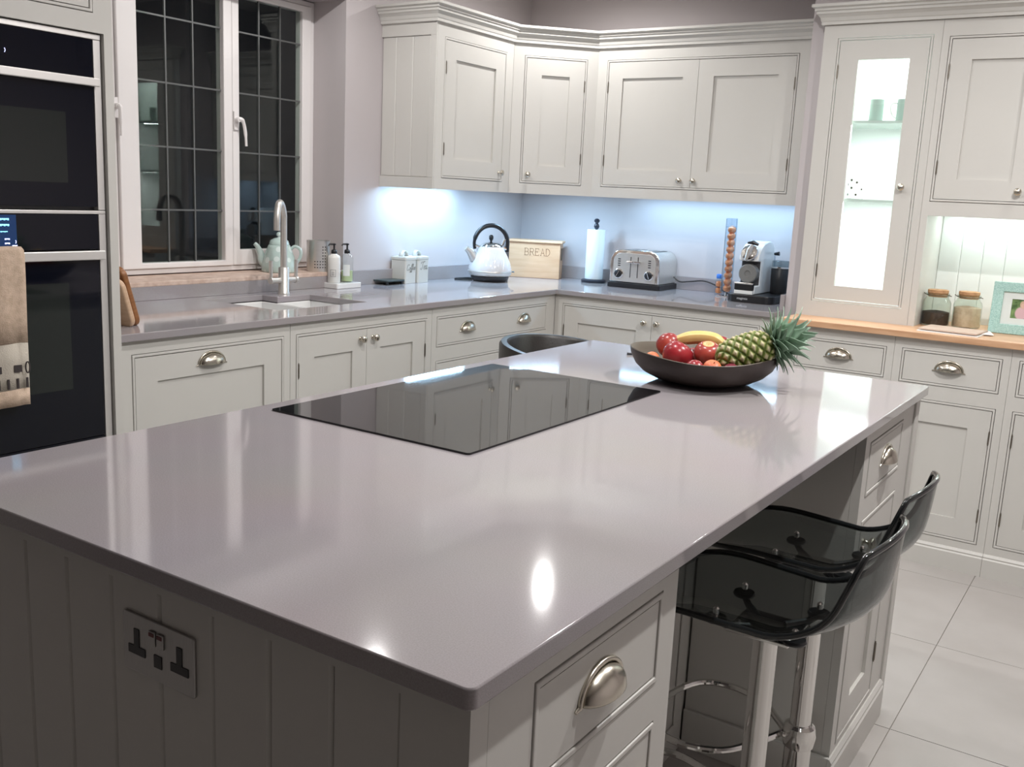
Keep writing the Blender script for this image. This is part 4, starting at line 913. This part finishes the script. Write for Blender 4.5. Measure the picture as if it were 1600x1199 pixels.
# body: side outline (y,z) extruded over x 0.040..0.150
side = [(0.03, 0.041), (0.29, 0.041), (0.296, 0.18), (0.293, 0.230), (0.281, 0.268), (0.258, 0.294), (0.225, 0.307), (0.19, 0.308), (0.15, 0.300), (0.11, 0.288), (0.085, 0.268), (0.06, 0.245), (0.05, 0.214), (0.05, 0.208), (0.095, 0.205), (0.095, 0.085), (0.03, 0.085)]
m = MB(); n = len(side); xa, xb = 0.040, 0.142
m.add([(x, y, z) for x in (xa, xb) for y, z in side], [tuple(range(n - 1, -1, -1)), tuple(range(n, 2 * n))] + [(i, (i + 1) % n, n + (i + 1) % n, n + i) for i in range(n)])
m.build('body', CMW, cm, bevel=0.006, segs=3, smooth=True, angle=30)
m = MB(); m.M = Matrix.Translation((0.091, 0.052, 0.250)) @ Matrix.Rotation(radians(62), 4, 'X'); m.lathe([(0.044, -0.01), (0.044, 0.004), (0.040, 0.008), (0.001, 0.010)], 32); hd = m.build('head_disc', CHROME, cm, smooth=True, angle=50)
m = MB(); m.tube([(0.099, 0.060, 0.287), (0.093, 0.036, 0.262), (0.082, 0.028, 0.215)], [0.009, 0.012, 0.007], 10); m.build('lever', STEEL, cm, smooth=True)
m = MB(); m.tube([(0.070, 0.075, 0.298), (0.10, 0.068, 0.302), (0.128, 0.073, 0.292)], [0.006, 0.012, 0.006], 8, flat=0.8); m.build('lever_tip', BLACKP, cm, smooth=True)
m = MB(); m.box(0.043, 0.139, 0.088, 0.0945, 0.087, 0.203); m.build('recess_panel', DGREY, cm)
m = MB(); m.M = Matrix.Translation((0.093, 0.087, 0.145)) @ Matrix.Rotation(radians(90), 4, 'X'); m.lathe([(0.048, 0), (0.048, 0.040), (0.044, 0.044), (0.016, 0.045), (0.014, 0.041), (0.001, 0.041)], 32); m.build('capsule_drum', mat('grey_drum', (0.17, 0.17, 0.165), 0.3), cm, smooth=True, angle=40)
m = MB(); m.box(0.044, 0.140, 0.004, 0.029, 0.062, 0.096); m.build('drip_tray', BLACKP, cm, bevel=0.003)
m = MB(); m.box(0.042, 0.142, 0.001, 0.029, 0.092, 0.101); m.build('drip_grid', CHROME, cm, bevel=0.003)
m = MB(); m.box(0.042, 0.140, 0.008, 0.029, 0.041, 0.0615); m.build('front_foot', CMW, cm, bevel=0.003)
cu = bpy.data.curves.new('txt', 'FONT'); cu.body = 'magimix'; cu.size = 0.017; cu.extrude = 0.0004; cu.align_x = 'CENTER'
to = bpy.data.objects.new('txt', cu); C.objects.link(to); dg = bpy.context.evaluated_depsgraph_get(); tm = bpy.data.meshes.new_from_object(to.evaluated_get(dg)); bpy.data.objects.remove(to)
lt = bpy.data.objects.new('lettering', tm); C.objects.link(lt); lt.parent = cm; lt.location = (0.093, -0.0008, 0.015); lt.rotation_euler = (radians(90), 0, 0); tm.materials.append(mat('silver_print', (0.55, 0.57, 0.6), 0.4))
m = MB(); m.tube([(0.152, 0.26, 0.04), (0.158, 0.268, 0.12), (0.150, 0.27, 0.235)], [0.008, 0.006, 0.003], 8); m.build('frother_arm', glass_mat('wand_clear', (0.75, 0.8, 0.85), 1.5, 0, 1.5), cm, smooth=True)
m = MB(); m.tube([(0.150, 0.262, 0.243), (0.176, 0.262, 0.246)], [0.007, 0.011], 8); m.build('arm_tip', BLACKP, cm)
mf = thing('milk_frother', 'black milk frother with clear lid right of the coffee machine', 'milk frother', (1.730, -0.165, ZW + 0.0405))
MB().lathe([(0.042, 0), (0.044, 0.004), (0.047, 0.128), (0.044, 0.131)], 32).build('jug', mat('matt_black_jug', (0.018, 0.019, 0.021), 0.35), mf, smooth=True, angle=50)
MB().lathe([(0.0465, 0.132), (0.047, 0.134), (0.046, 0.140), (0.03, 0.142)], 32).build('collar', CHROME, mf, smooth=True, angle=50)
MB().lathe([(0.044, 0.141), (0.044, 0.168), (0.040, 0.172), (0.01, 0.173)], 32).build('lid', glass_mat('smoky_lid', (0.6, 0.65, 0.66), 1.5, 0, 1.5), mf, smooth=True, angle=50)

# ================================================================ dresser things
JG = glass_mat('greenish_jar_glass', (0.88, 0.93, 0.89), 1.5, 0.0, 1.4); CORK = mat('cork', (0.42, 0.22, 0.10), 0.85, color2=(0.56, 0.33, 0.18), vscale=60, bump=0.8, bscale=90)
def jar(x, y, label, cmat, hfill, cone):
    r = thing('storage_jar', label, 'jar', (x, y, S0), 0, 'cork stoppered glass jars'); R = 0.060
    MB().lathe([(0.001, 0.002), (R - 0.004, 0.0), (R, 0.006), (R, 0.100), (R - 0.004, 0.112), (0.047, 0.124), (0.046, 0.136), (0.050, 0.140), (0.050, 0.144), (0.045, 0.145)], 8 * 4, cap=False,
               fx=lambda p, a, r_, z: p).build('jar_body', JG, r, smooth=True, angle=60)
    fp = [(0.001, 0.004), (R - 0.006, 0.004), (R - 0.004, 0.009), (R - 0.004, hfill)]
    fp += [(R * 0.6, hfill + 0.004), (0.001, hfill + 0.008)]
    MB().lathe(fp, 28, cap=False).build('contents', cmat, r, smooth=True, angle=50)
    MB().lathe([(0.040, 0.128), (0.043, 0.146), (0.044, 0.147), (0.044, 0.158), (0.042, 0.160)], 28).build('cork', CORK, r, smooth=True, angle=40)
    m = MB(); m.tube([(0.051 * cos(a), 0.051 * sin(a), 0.136) for a in [2 * pi * k / 28 for k in range(28)]], 0.0016, 6, closed=True)
    m.tube([(-0.051, 0, 0.136), (-0.058, -0.004, 0.142)], 0.002, 6); m.tube([(0.051, 0, 0.136), (0.058, -0.004, 0.134)], 0.002, 6); m.build('wire', PEWTER, r)
jar(2.560, -0.470, 'cork stoppered glass jar half full of dark coffee, left of the pair', mat('dark_coffee', (0.030, 0.014, 0.008), 0.8, bump=0.8, bscale=150), 0.060, False)
jar(2.683, -0.430, 'cork stoppered glass jar of beige sugar, right of the pair', mat('beige_sugar', (0.62, 0.46, 0.34), 0.8, color2=(0.72, 0.56, 0.43), vscale=60, bump=0.8, bscale=200), 0.088, True)
# envelopes
ENV = mat('kraft_envelope', (0.56, 0.42, 0.34), 0.7); ENVW = mat('white_paper', (0.80, 0.78, 0.76), 0.7)
def flat(name, label, poly, z0, z1, m_): 
    return tag(MB().prism(poly, z0, z1).build(name, m_), label, 'envelope')
def rotrect(cx, cy, w_, h_, a):
    a = radians(a); return [(cx + x * cos(a) - y * sin(a), cy + x * sin(a) + y * cos(a)) for x, y in ((-w_ / 2, -h_ / 2), (w_ / 2, -h_ / 2), (w_ / 2, h_ / 2), (-w_ / 2, h_ / 2))]
flat('envelope', 'white envelope under the brown one in front of cork jars', rotrect(2.675, -0.690, 0.245, 0.20, -3), S0, S0 + 0.004, ENVW)
flat('envelope', 'white paper poking out right of the brown envelope', rotrect(2.735, -0.640, 0.17, 0.15, 14), S0 + 0.0042, S0 + 0.007, ENVW)
flat('envelope', 'brown kraft envelope on top of the small paper pile', rotrect(2.675, -0.685, 0.235, 0.185, -5), S0 + 0.0072, S0 + 0.013, ENV)
# picture frame
GLIT = mat('mint_glitter', (0.28, 0.50, 0.46), 0.45, color2=(0.46, 0.68, 0.63), vscale=220, bump=1.0, bscale=300); MOUNT = mat('mount_board', (0.66, 0.72, 0.70), 0.7)
pf = thing('picture_frame', 'mint glitter picture frame with white mount leaning in alcove', 'picture frame', (2.79, -0.545, S0 + 0.001), radians(3))
tilt = Matrix.Rotation(radians(-9), 4, 'X'); FWd, FHt, fb = 0.27, 0.222, 0.042
m = MB(); m.M = tilt; ring(m, 0, FWd, 0, FHt, fb, 0, 0.018); m.build('border', GLIT, pf, bevel=0.003)
m = MB(); m.M = tilt; m.cells([fb, 0.078, 0.192, FWd - fb], [fb, 0.070, 0.152, FHt - fb], lambda u, v: not (0.078 < u < 0.192 and 0.070 < v < 0.152), 0.008, 0.012, 'xz'); m.build('mount', MOUNT, pf)
PH = bpy.data.materials.new('snapshot_print'); PH.use_nodes = True; nt = PH.node_tree; b = nt.nodes['Principled BSDF']; b.inputs['Roughness'].default_value = 0.3
tc = nt.nodes.new('ShaderNodeTexCoord'); n1 = nt.nodes.new('ShaderNodeTexNoise'); n1.inputs['Scale'].default_value = 45; nt.links.new(tc.outputs['Object'], n1.inputs['Vector'])
r1 = nt.nodes.new('ShaderNodeValToRGB'); r1.color_ramp.elements[0].position = 0.35; r1.color_ramp.elements[1].position = 0.65; r1.color_ramp.elements[0].color = (0.05, 0.11, 0.03, 1); r1.color_ramp.elements[1].color = (0.20, 0.32, 0.12, 1)
nt.links.new(n1.outputs['Fac'], r1.inputs[0]); last = r1.outputs[0]
def blob(cx, cz, sx, sz, col, last):
    mp = nt.nodes.new('ShaderNodeMapping'); mp.vector_type = 'POINT'; mp.inputs['Location'].default_value = (-cx / sx, 0, -cz / sz); mp.inputs['Scale'].default_value = (1 / sx, 0, 1 / sz)
    nt.links.new(tc.outputs['Object'], mp.inputs[0]); ln = nt.nodes.new('ShaderNodeVectorMath'); ln.operation = 'LENGTH'; nt.links.new(mp.outputs[0], ln.inputs[0])
    rr = nt.nodes.new('ShaderNodeValToRGB'); rr.color_ramp.elements[0].position = 0.8; rr.color_ramp.elements[0].color = (1, 1, 1, 1); rr.color_ramp.elements[1].position = 1.0; rr.color_ramp.elements[1].color = (0, 0, 0, 1)
    nt.links.new(ln.outputs['Value'], rr.inputs[0]); mx = nt.nodes.new('ShaderNodeMix'); mx.data_type = 'RGBA'; nt.links.new(rr.outputs[0], mx.inputs[0]); nt.links.new(last, mx.inputs[6]); mx.inputs[7].default_value = (*col, 1); return mx.outputs[2]
last = blob(0.118, 0.090, 0.026, 0.030, (0.62, 0.42, 0.45), last); last = blob(0.122, 0.127, 0.014, 0.018, (0.55, 0.40, 0.28), last); last = blob(0.124, 0.122, 0.010, 0.012, (0.66, 0.44, 0.36), last); last = blob(0.150, 0.085, 0.014, 0.024, (0.35, 0.50, 0.62), last)
nt.links.new(last, b.inputs['Base Color'])
m = MB(); m.M = tilt; m.box(0.076, 0.194, 0.013, 0.014, 0.068, 0.154); m.build('photograph', PH, pf)
m = MB(); m.tube([(0.135, 0.03, 0.13), (0.135, 0.085, 0.003)], 0.005, 6); m.build('stand_leg', DGREY, pf)

# mugs in the display cabinet
MUGG = mat('grey_green_mug', (0.42, 0.50, 0.47), 0.4); MUGW = mat('white_mug', (0.80, 0.80, 0.78), 0.2, coat=0.3); DOT = mat('dark_dot', (0.05, 0.04, 0.03), 0.4)
def mug(x, y, z, label, m_, ang, h=0.098, R=0.030, dots=False):
    r = thing('mug', label, 'mug', (x, y, z), ang)
    MB().lathe([(R * .9, 0), (R, 0.003), (R, h), (R - .003, h), (R - .003, 0.006), (0.001, 0.006)], 28, cap=False).build('cup', m_, r, smooth=True, angle=50)
    MB().tube(smoothpath([(R - .002, 0, h * .82), (R + 0.020, 0, h * .80), (R + 0.026, 0, h * .55), (R + 0.012, 0, h * .25), (R - .002, 0, h * .18)], 5), 0.004, 8).build('handle', MUGW, r, smooth=True)
    if dots:
        m = MB()
        for a, z_ in ((-60, .02), (-95, .05), (-60, .075), (-130, .02), (-20, .045), (-100, .085), (-140, .065)):
            p = Vector((cos(radians(a)), sin(radians(a)), 0)); m.cyl(tuple(p * (R - .001) + Vector((0, 0, z_))), tuple(p * (R + .0006) + Vector((0, 0, z_))), 0.005, seg=10)
        m.build('spots', DOT, r)
mug(2.208, -0.50, 1.792, 'grey-green mug on upper glass shelf, left', MUGG, radians(100))
mug(2.325, -0.50, 1.792, 'grey-green mug on upper glass shelf, right, handle towards the other', MUGG, radians(200))
mug(2.155, -0.50, 1.447, 'white mug with dark spots on lower glass shelf', MUGW, radians(-12), dots=True, h=0.10, R=0.036)

# ================================================================ fruit bowl
FB = mat('dark_brown_bowl', (0.050, 0.036, 0.032), 0.48, var=0.12, vscale=20); FBI = mat('bowl_inside', (0.12, 0.10, 0.075), 0.5)
BC = (2.364, -2.666)
def sq(p, a, r, z): 
    k = 1 + 0.035 * cos(4 * (a - 0.5)); return (p[0] * k, p[1] * k, p[2] + (0.006 * cos(2 * (a - 0.4)) * (z / 0.083) ** 2 if z > 0 else 0))
bowl = thing('fruit_bowl', 'wide dark brown bowl full of fruit on island top', 'bowl', (BC[0], BC[1], ZW))
MB().lathe([(0.001, 0.0), (0.088, 0.0), (0.098, 0.002), (0.130, 0.009), (0.160, 0.024), (0.182, 0.044), (0.194, 0.066), (0.1985, 0.083)], 64, fx=sq, cap=False).build('outer_shell', FB, bowl, smooth=True, angle=60)
MB().lathe([(0.1985, 0.0832), (0.197, 0.085), (0.195, 0.0832), (0.189, 0.066), (0.177, 0.047), (0.155, 0.028), (0.126, 0.014), (0.095, 0.007), (0.001, 0.005)], 64, fx=sq, cap=False).build('inner_glaze', FBI, bowl, smooth=True, angle=60)
bowl.children[0].data.polygons  # keep
def fruit_mat(name, c1, c2, c3=None, sc=6, rough=0.28):
    m = mat(name, c1, rough, color2=c2, vscale=sc, coat=0.15); return m
APPLE = fruit_mat('red_apple_skin', (0.22, 0.008, 0.018), (0.40, 0.028, 0.035), sc=14); NECT = fruit_mat('nectarine_skin', (0.20, 0.008, 0.020), (0.45, 0.07, 0.05), sc=11); PEACH = fruit_mat('apricot_skin', (0.72, 0.22, 0.08), (0.66, 0.12, 0.06), sc=14, rough=0.45); PLUM = fruit_mat('plum_skin', (0.13, 0.012, 0.03), (0.22, 0.03, 0.05), sc=10)
STEMM = mat('stem_brown', (0.10, 0.06, 0.03), 0.8)
def roundfruit(name, label, cat, px, py, pz, R, m_, rot, dimp=0.16, group=None, crease=0.0, top=None):
    r = thing(name, label, cat, (px, py, pz), 0, group); prof = []
    n = 18
    for i in range(n + 1):
        t = -pi / 2 + pi * i / n; rr = R * cos(t) * (1.0 + 0.06 * sin(t)); z = R * 0.94 * sin(t)
        z -= dimp * R * math.exp(-(rr / (0.30 * R)) ** 2) * (1 if t > 0 else -0.7); prof.append((max(rr, 0.0004), z))
    m = MB(); m.M = Matrix.Rotation(rot[0], 4, 'X') @ Matrix.Rotation(rot[1], 4, 'Y')
    m.lathe(prof, 32, fx=(lambda p, a, r_, z: (p[0] * (1 - crease * math.exp(-(((a - pi + pi) % (2 * pi) - pi) / 0.3) ** 2)), p[1] * (1 - crease * math.exp(-(((a) % (2 * pi) - pi) / 0.3) ** 2)), p[2])) if crease else None)
    m.build('flesh', m_, r, smooth=True, angle=80)
    m = MB(); m.M = Matrix.Rotation(rot[0], 4, 'X') @ Matrix.Rotation(rot[1], 4, 'Y')
    if top: m.lathe([(0.001, R * .80), (R * .22, R * .845), (R * .36, R * .86), (R * 0.42, R * .842)], 24, cap=False); m.build('pale_crown', top, r, smooth=True)
    else: m.tube([(0, 0, R * .72), (0.001, 0.002, R * 1.0)], 0.0013, 6); m.build('stem', STEMM, r)
    return r
def cl(px, depth_off=0): pass
YT = mat('yellow_blush', (0.72, 0.38, 0.16), 0.35)
roundfruit('apple', 'large red apple at front centre of the bowl', 'apple', 2.306, -2.717, ZW + 0.072, 0.0420, APPLE, (radians(-25), radians(20)))
roundfruit('nectarine', 'nectarine with pale yellow top, right of the large apple', 'nectarine', 2.374, -2.667, ZW + 0.079, 0.0385, NECT, (radians(20), radians(8)), top=YT)
roundfruit('nectarine', 'dark red nectarine at the back left of the bowl', 'nectarine', 2.249, -2.652, ZW + 0.087, 0.036, NECT, (radians(-40), radians(-30)), crease=0.05)
roundfruit('apple', 'small red apple behind and right of the yellow-topped nectarine', 'apple', 2.384, -2.597, ZW + 0.093, 0.031, APPLE, (radians(20), radians(30)))
roundfruit('apricot', 'orange apricot at the left inner rim of bowl', 'apricot', 2.229, -2.717, ZW + 0.047, 0.026, PEACH, (radians(10), radians(-50)), dimp=0.08)
roundfruit('apricot', 'orange apricot at the front rim of bowl below the pineapple', 'apricot', 2.434, -2.777, ZW + 0.059, 0.025, PEACH, (radians(30), radians(20)), dimp=0.08)
roundfruit('plum', 'red plum at front rim beside the apricot', 'plum', 2.390, -2.789, ZW + 0.053, 0.026, APPLE, (radians(60), radians(0)), dimp=0.05)
roundfruit('plum', 'dark purple plum at front rim under the pineapple', 'plum', 2.479, -2.757, ZW + 0.051, 0.026, PLUM, (radians(60), radians(40)), dimp=0.05)
roundfruit('apple', 'red apple mostly hidden under the banana', 'apple', 2.309, -2.607, ZW + 0.049, 0.034, APPLE, (0.3, 0.3))
# banana
BAN = mat('banana_skin', (0.70, 0.46, 0.13), 0.45, color2=(0.80, 0.60, 0.26), vscale=9); BANT = mat('banana_tip', (0.07, 0.05, 0.03), 0.8)
bn = thing('banana', 'ripe yellow banana lying on the fruit behind apples', 'banana', (2.331, -2.622, ZW + 0.102))
pa = smoothpath([(-0.078, -0.03, -0.010), (-0.050, -0.022, 0.004), (-0.01, -0.008, 0.014), (0.030, 0.004, 0.014), (0.056, 0.010, 0.004), (0.072, 0.012, -0.010)], 5)
n = len(pa); rs = [0.0205 * min(1, (0.40 + 1.9 * min(i, n - 1 - i) / n)) for i in range(n)]; rs = [min(r_ * 1.15, 0.0225) for r_ in rs]
MB().tube(pa, rs, 6).build('skin', BAN, bn, smooth=True, angle=25, subd=1)
MB().tube(smoothpath([(0.071, 0.012, -0.009), (0.086, 0.016, -0.018), (0.104, 0.022, -0.022)], 3), [0.008, 0.006, 0.005, 0.0045, 0.0045, 0.0045, 0.006], 8).build('stalk', BANT, bn, smooth=True)
# pineapple
def pineapple():
    r = thing('pineapple', 'pineapple with spiky green crown lying across the fruit bowl', 'pineapple', (0, 0, 0))
    A = Vector((2.440, -2.722, ZW + 0.076)); B = Vector((2.548, -2.652, ZW + 0.128)); ax = (B - A).normalized()
    Lb = (B - A).length; q = ax.to_track_quat('Z', 'Y')
    r.location = A; r.rotation_mode = 'QUATERNION'; r.rotation_quaternion = q
    nu, nv = 84, 120; P = []; vals = []; Rm = 0.049
    for i in range(nu):
        t = i / (nu - 1); z = Lb * (-0.13 + 1.16 * t); rr = Rm * (1 - abs(2 * t - 1) ** 3.2) ** 0.5 if 0 < t < 1 else 0.001
        row = []
        for j in range(nv):
            a = 2 * pi * j / nv; s1_ = (8 * a / (2 * pi) + 6.5 * t); s2_ = (8 * a / (2 * pi) - 6.5 * t)
            d1 = abs((s1_ % 1) - 0.5) * 2; d2 = abs((s2_ % 1) - 0.5) * 2       # 1 at the grid lines
            h = 1 - max(d1, d2); b_ = min(1, h * 2.2); spike = max(0, 1 - ((d1) ** 2 + (d2) ** 2) * 6)
            R_ = rr + 0.0065 * (b_ - 0.6) * min(1, rr / 0.03) + 0.003 * spike
            row.append((max(R_, .0005) * cos(a), max(R_, .0005) * sin(a), z)); vals.append((h, spike, t))
        P.append(row)
    o = MB().grid(P, closed_v=True).build('body', None, r, smooth=True, angle=80)
    me = o.data; me.materials.clear()
    at = me.attributes.new('eye', 'FLOAT', 'POINT'); at.data.foreach_set('value', [v[0] for v in vals])
    m = bpy.data.materials.new('pineapple_rind'); m.use_nodes = True; nt = m.node_tree; b = nt.nodes['Principled BSDF']; b.inputs['Roughness'].default_value = 0.5
    an = nt.nodes.new('ShaderNodeAttribute'); an.attribute_name = 'eye'; ns = nt.nodes.new('ShaderNodeTexNoise'); ns.inputs['Scale'].default_value = 60; tc = nt.nodes.new('ShaderNodeTexCoord'); nt.links.new(tc.outputs['Object'], ns.inputs['Vector'])
    ma = nt.nodes.new('ShaderNodeMath'); ma.operation = 'MULTIPLY_ADD'; ma.inputs[1].default_value = 0.45; ma.inputs[2].default_value = -0.22; nt.links.new(ns.outputs['Fac'], ma.inputs[0])
    ad = nt.nodes.new('ShaderNodeMath'); ad.operation = 'ADD'; nt.links.new(an.outputs['Fac'], ad.inputs[0]); nt.links.new(ma.outputs[0], ad.inputs[1])
    rp = nt.nodes.new('ShaderNodeValToRGB'); e = rp.color_ramp.elements; e[0].position = 0.05; e[0].color = (0.075, 0.11, 0.012, 1); e[1].position = 0.30; e[1].color = (0.16, 0.20, 0.035, 1)
    x = e.new(0.45); x.color = (0.30, 0.30, 0.12, 1); x = e.new(0.66); x.color = (0.50, 0.44, 0.27, 1)
    nt.links.new(ad.outputs[0], rp.inputs[0]); nt.links.new(rp.outputs[0], b.inputs['Base Color']); me.materials.append(m)
    # crown leaves
    LF = mat('pineapple_leaf', (0.13, 0.24, 0.12), 0.45, color2=(0.34, 0.47, 0.38), vscale=14)
    protos = []
    for k in range(4):
        ln = (0.05, 0.062, 0.082, 0.095)[k]; wd = 0.019 + 0.001 * k; P = []
        for i in range(9):
            t = i / 8; wv = wd * (1 - t ** 1.6) * (0.75 + 0.5 * sin(pi * min(1, t * 1.6)) * 0.6); curl = (0.10 + 0.22 * t) * t * ln
            P.append([(curl - 0.22 * abs(s) * wv * 1.2 * -1, s * wv, ln * t * (1 - 0.12 * t)) for s in (-1, -0.5, 0, 0.5, 1)])
        m_ = MB(); m_.grid(P); protos.append(m_)
    first = [None] * 4; cnt = 0
    for ringi, (n_, tiltd, k, zz, rad) in enumerate([(9, 74, 1, 0.0, 0.022), (10, 62, 2, 0.005, 0.020), (10, 50, 2, 0.011, 0.018), (9, 38, 3, 0.018, 0.014), (8, 26, 3, 0.026, 0.010), (6, 15, 3, 0.034, 0.006), (4, 6, 2, 0.045, 0.003)]):
        for i in range(n_):
            a = 2 * pi * i / n_ + ringi * 1.3 + random.uniform(-.12, .12)
            if first[k] is None: o = protos[k].build('leaf', LF, r, smooth=True, angle=80, solid=0.0012); first[k] = o
            else: o = first[k].copy(); C.objects.link(o)
            o.rotation_euler = (0, radians(tiltd + random.uniform(-7, 7)), a)
            o.location = (rad * cos(a), rad * sin(a), Lb * 1.0 + zz); s = random.uniform(0.88, 1.1); o.scale = (s, s, s)
pineapple()
# dark pencil behind the bowl
tag(MB().tube([(2.000, -2.412, ZW + .004), (2.11, -2.339, ZW + .004)], 0.0038, 6).build('pencil', DGREY, smooth=False), 'small dark pencil on island top just left of the fruit bowl', 'pencil')

# ================================================================ lift everything so that the floor is z = 0
for o in list(scene.objects):
    if o.parent is None: o.location.z += 0.10
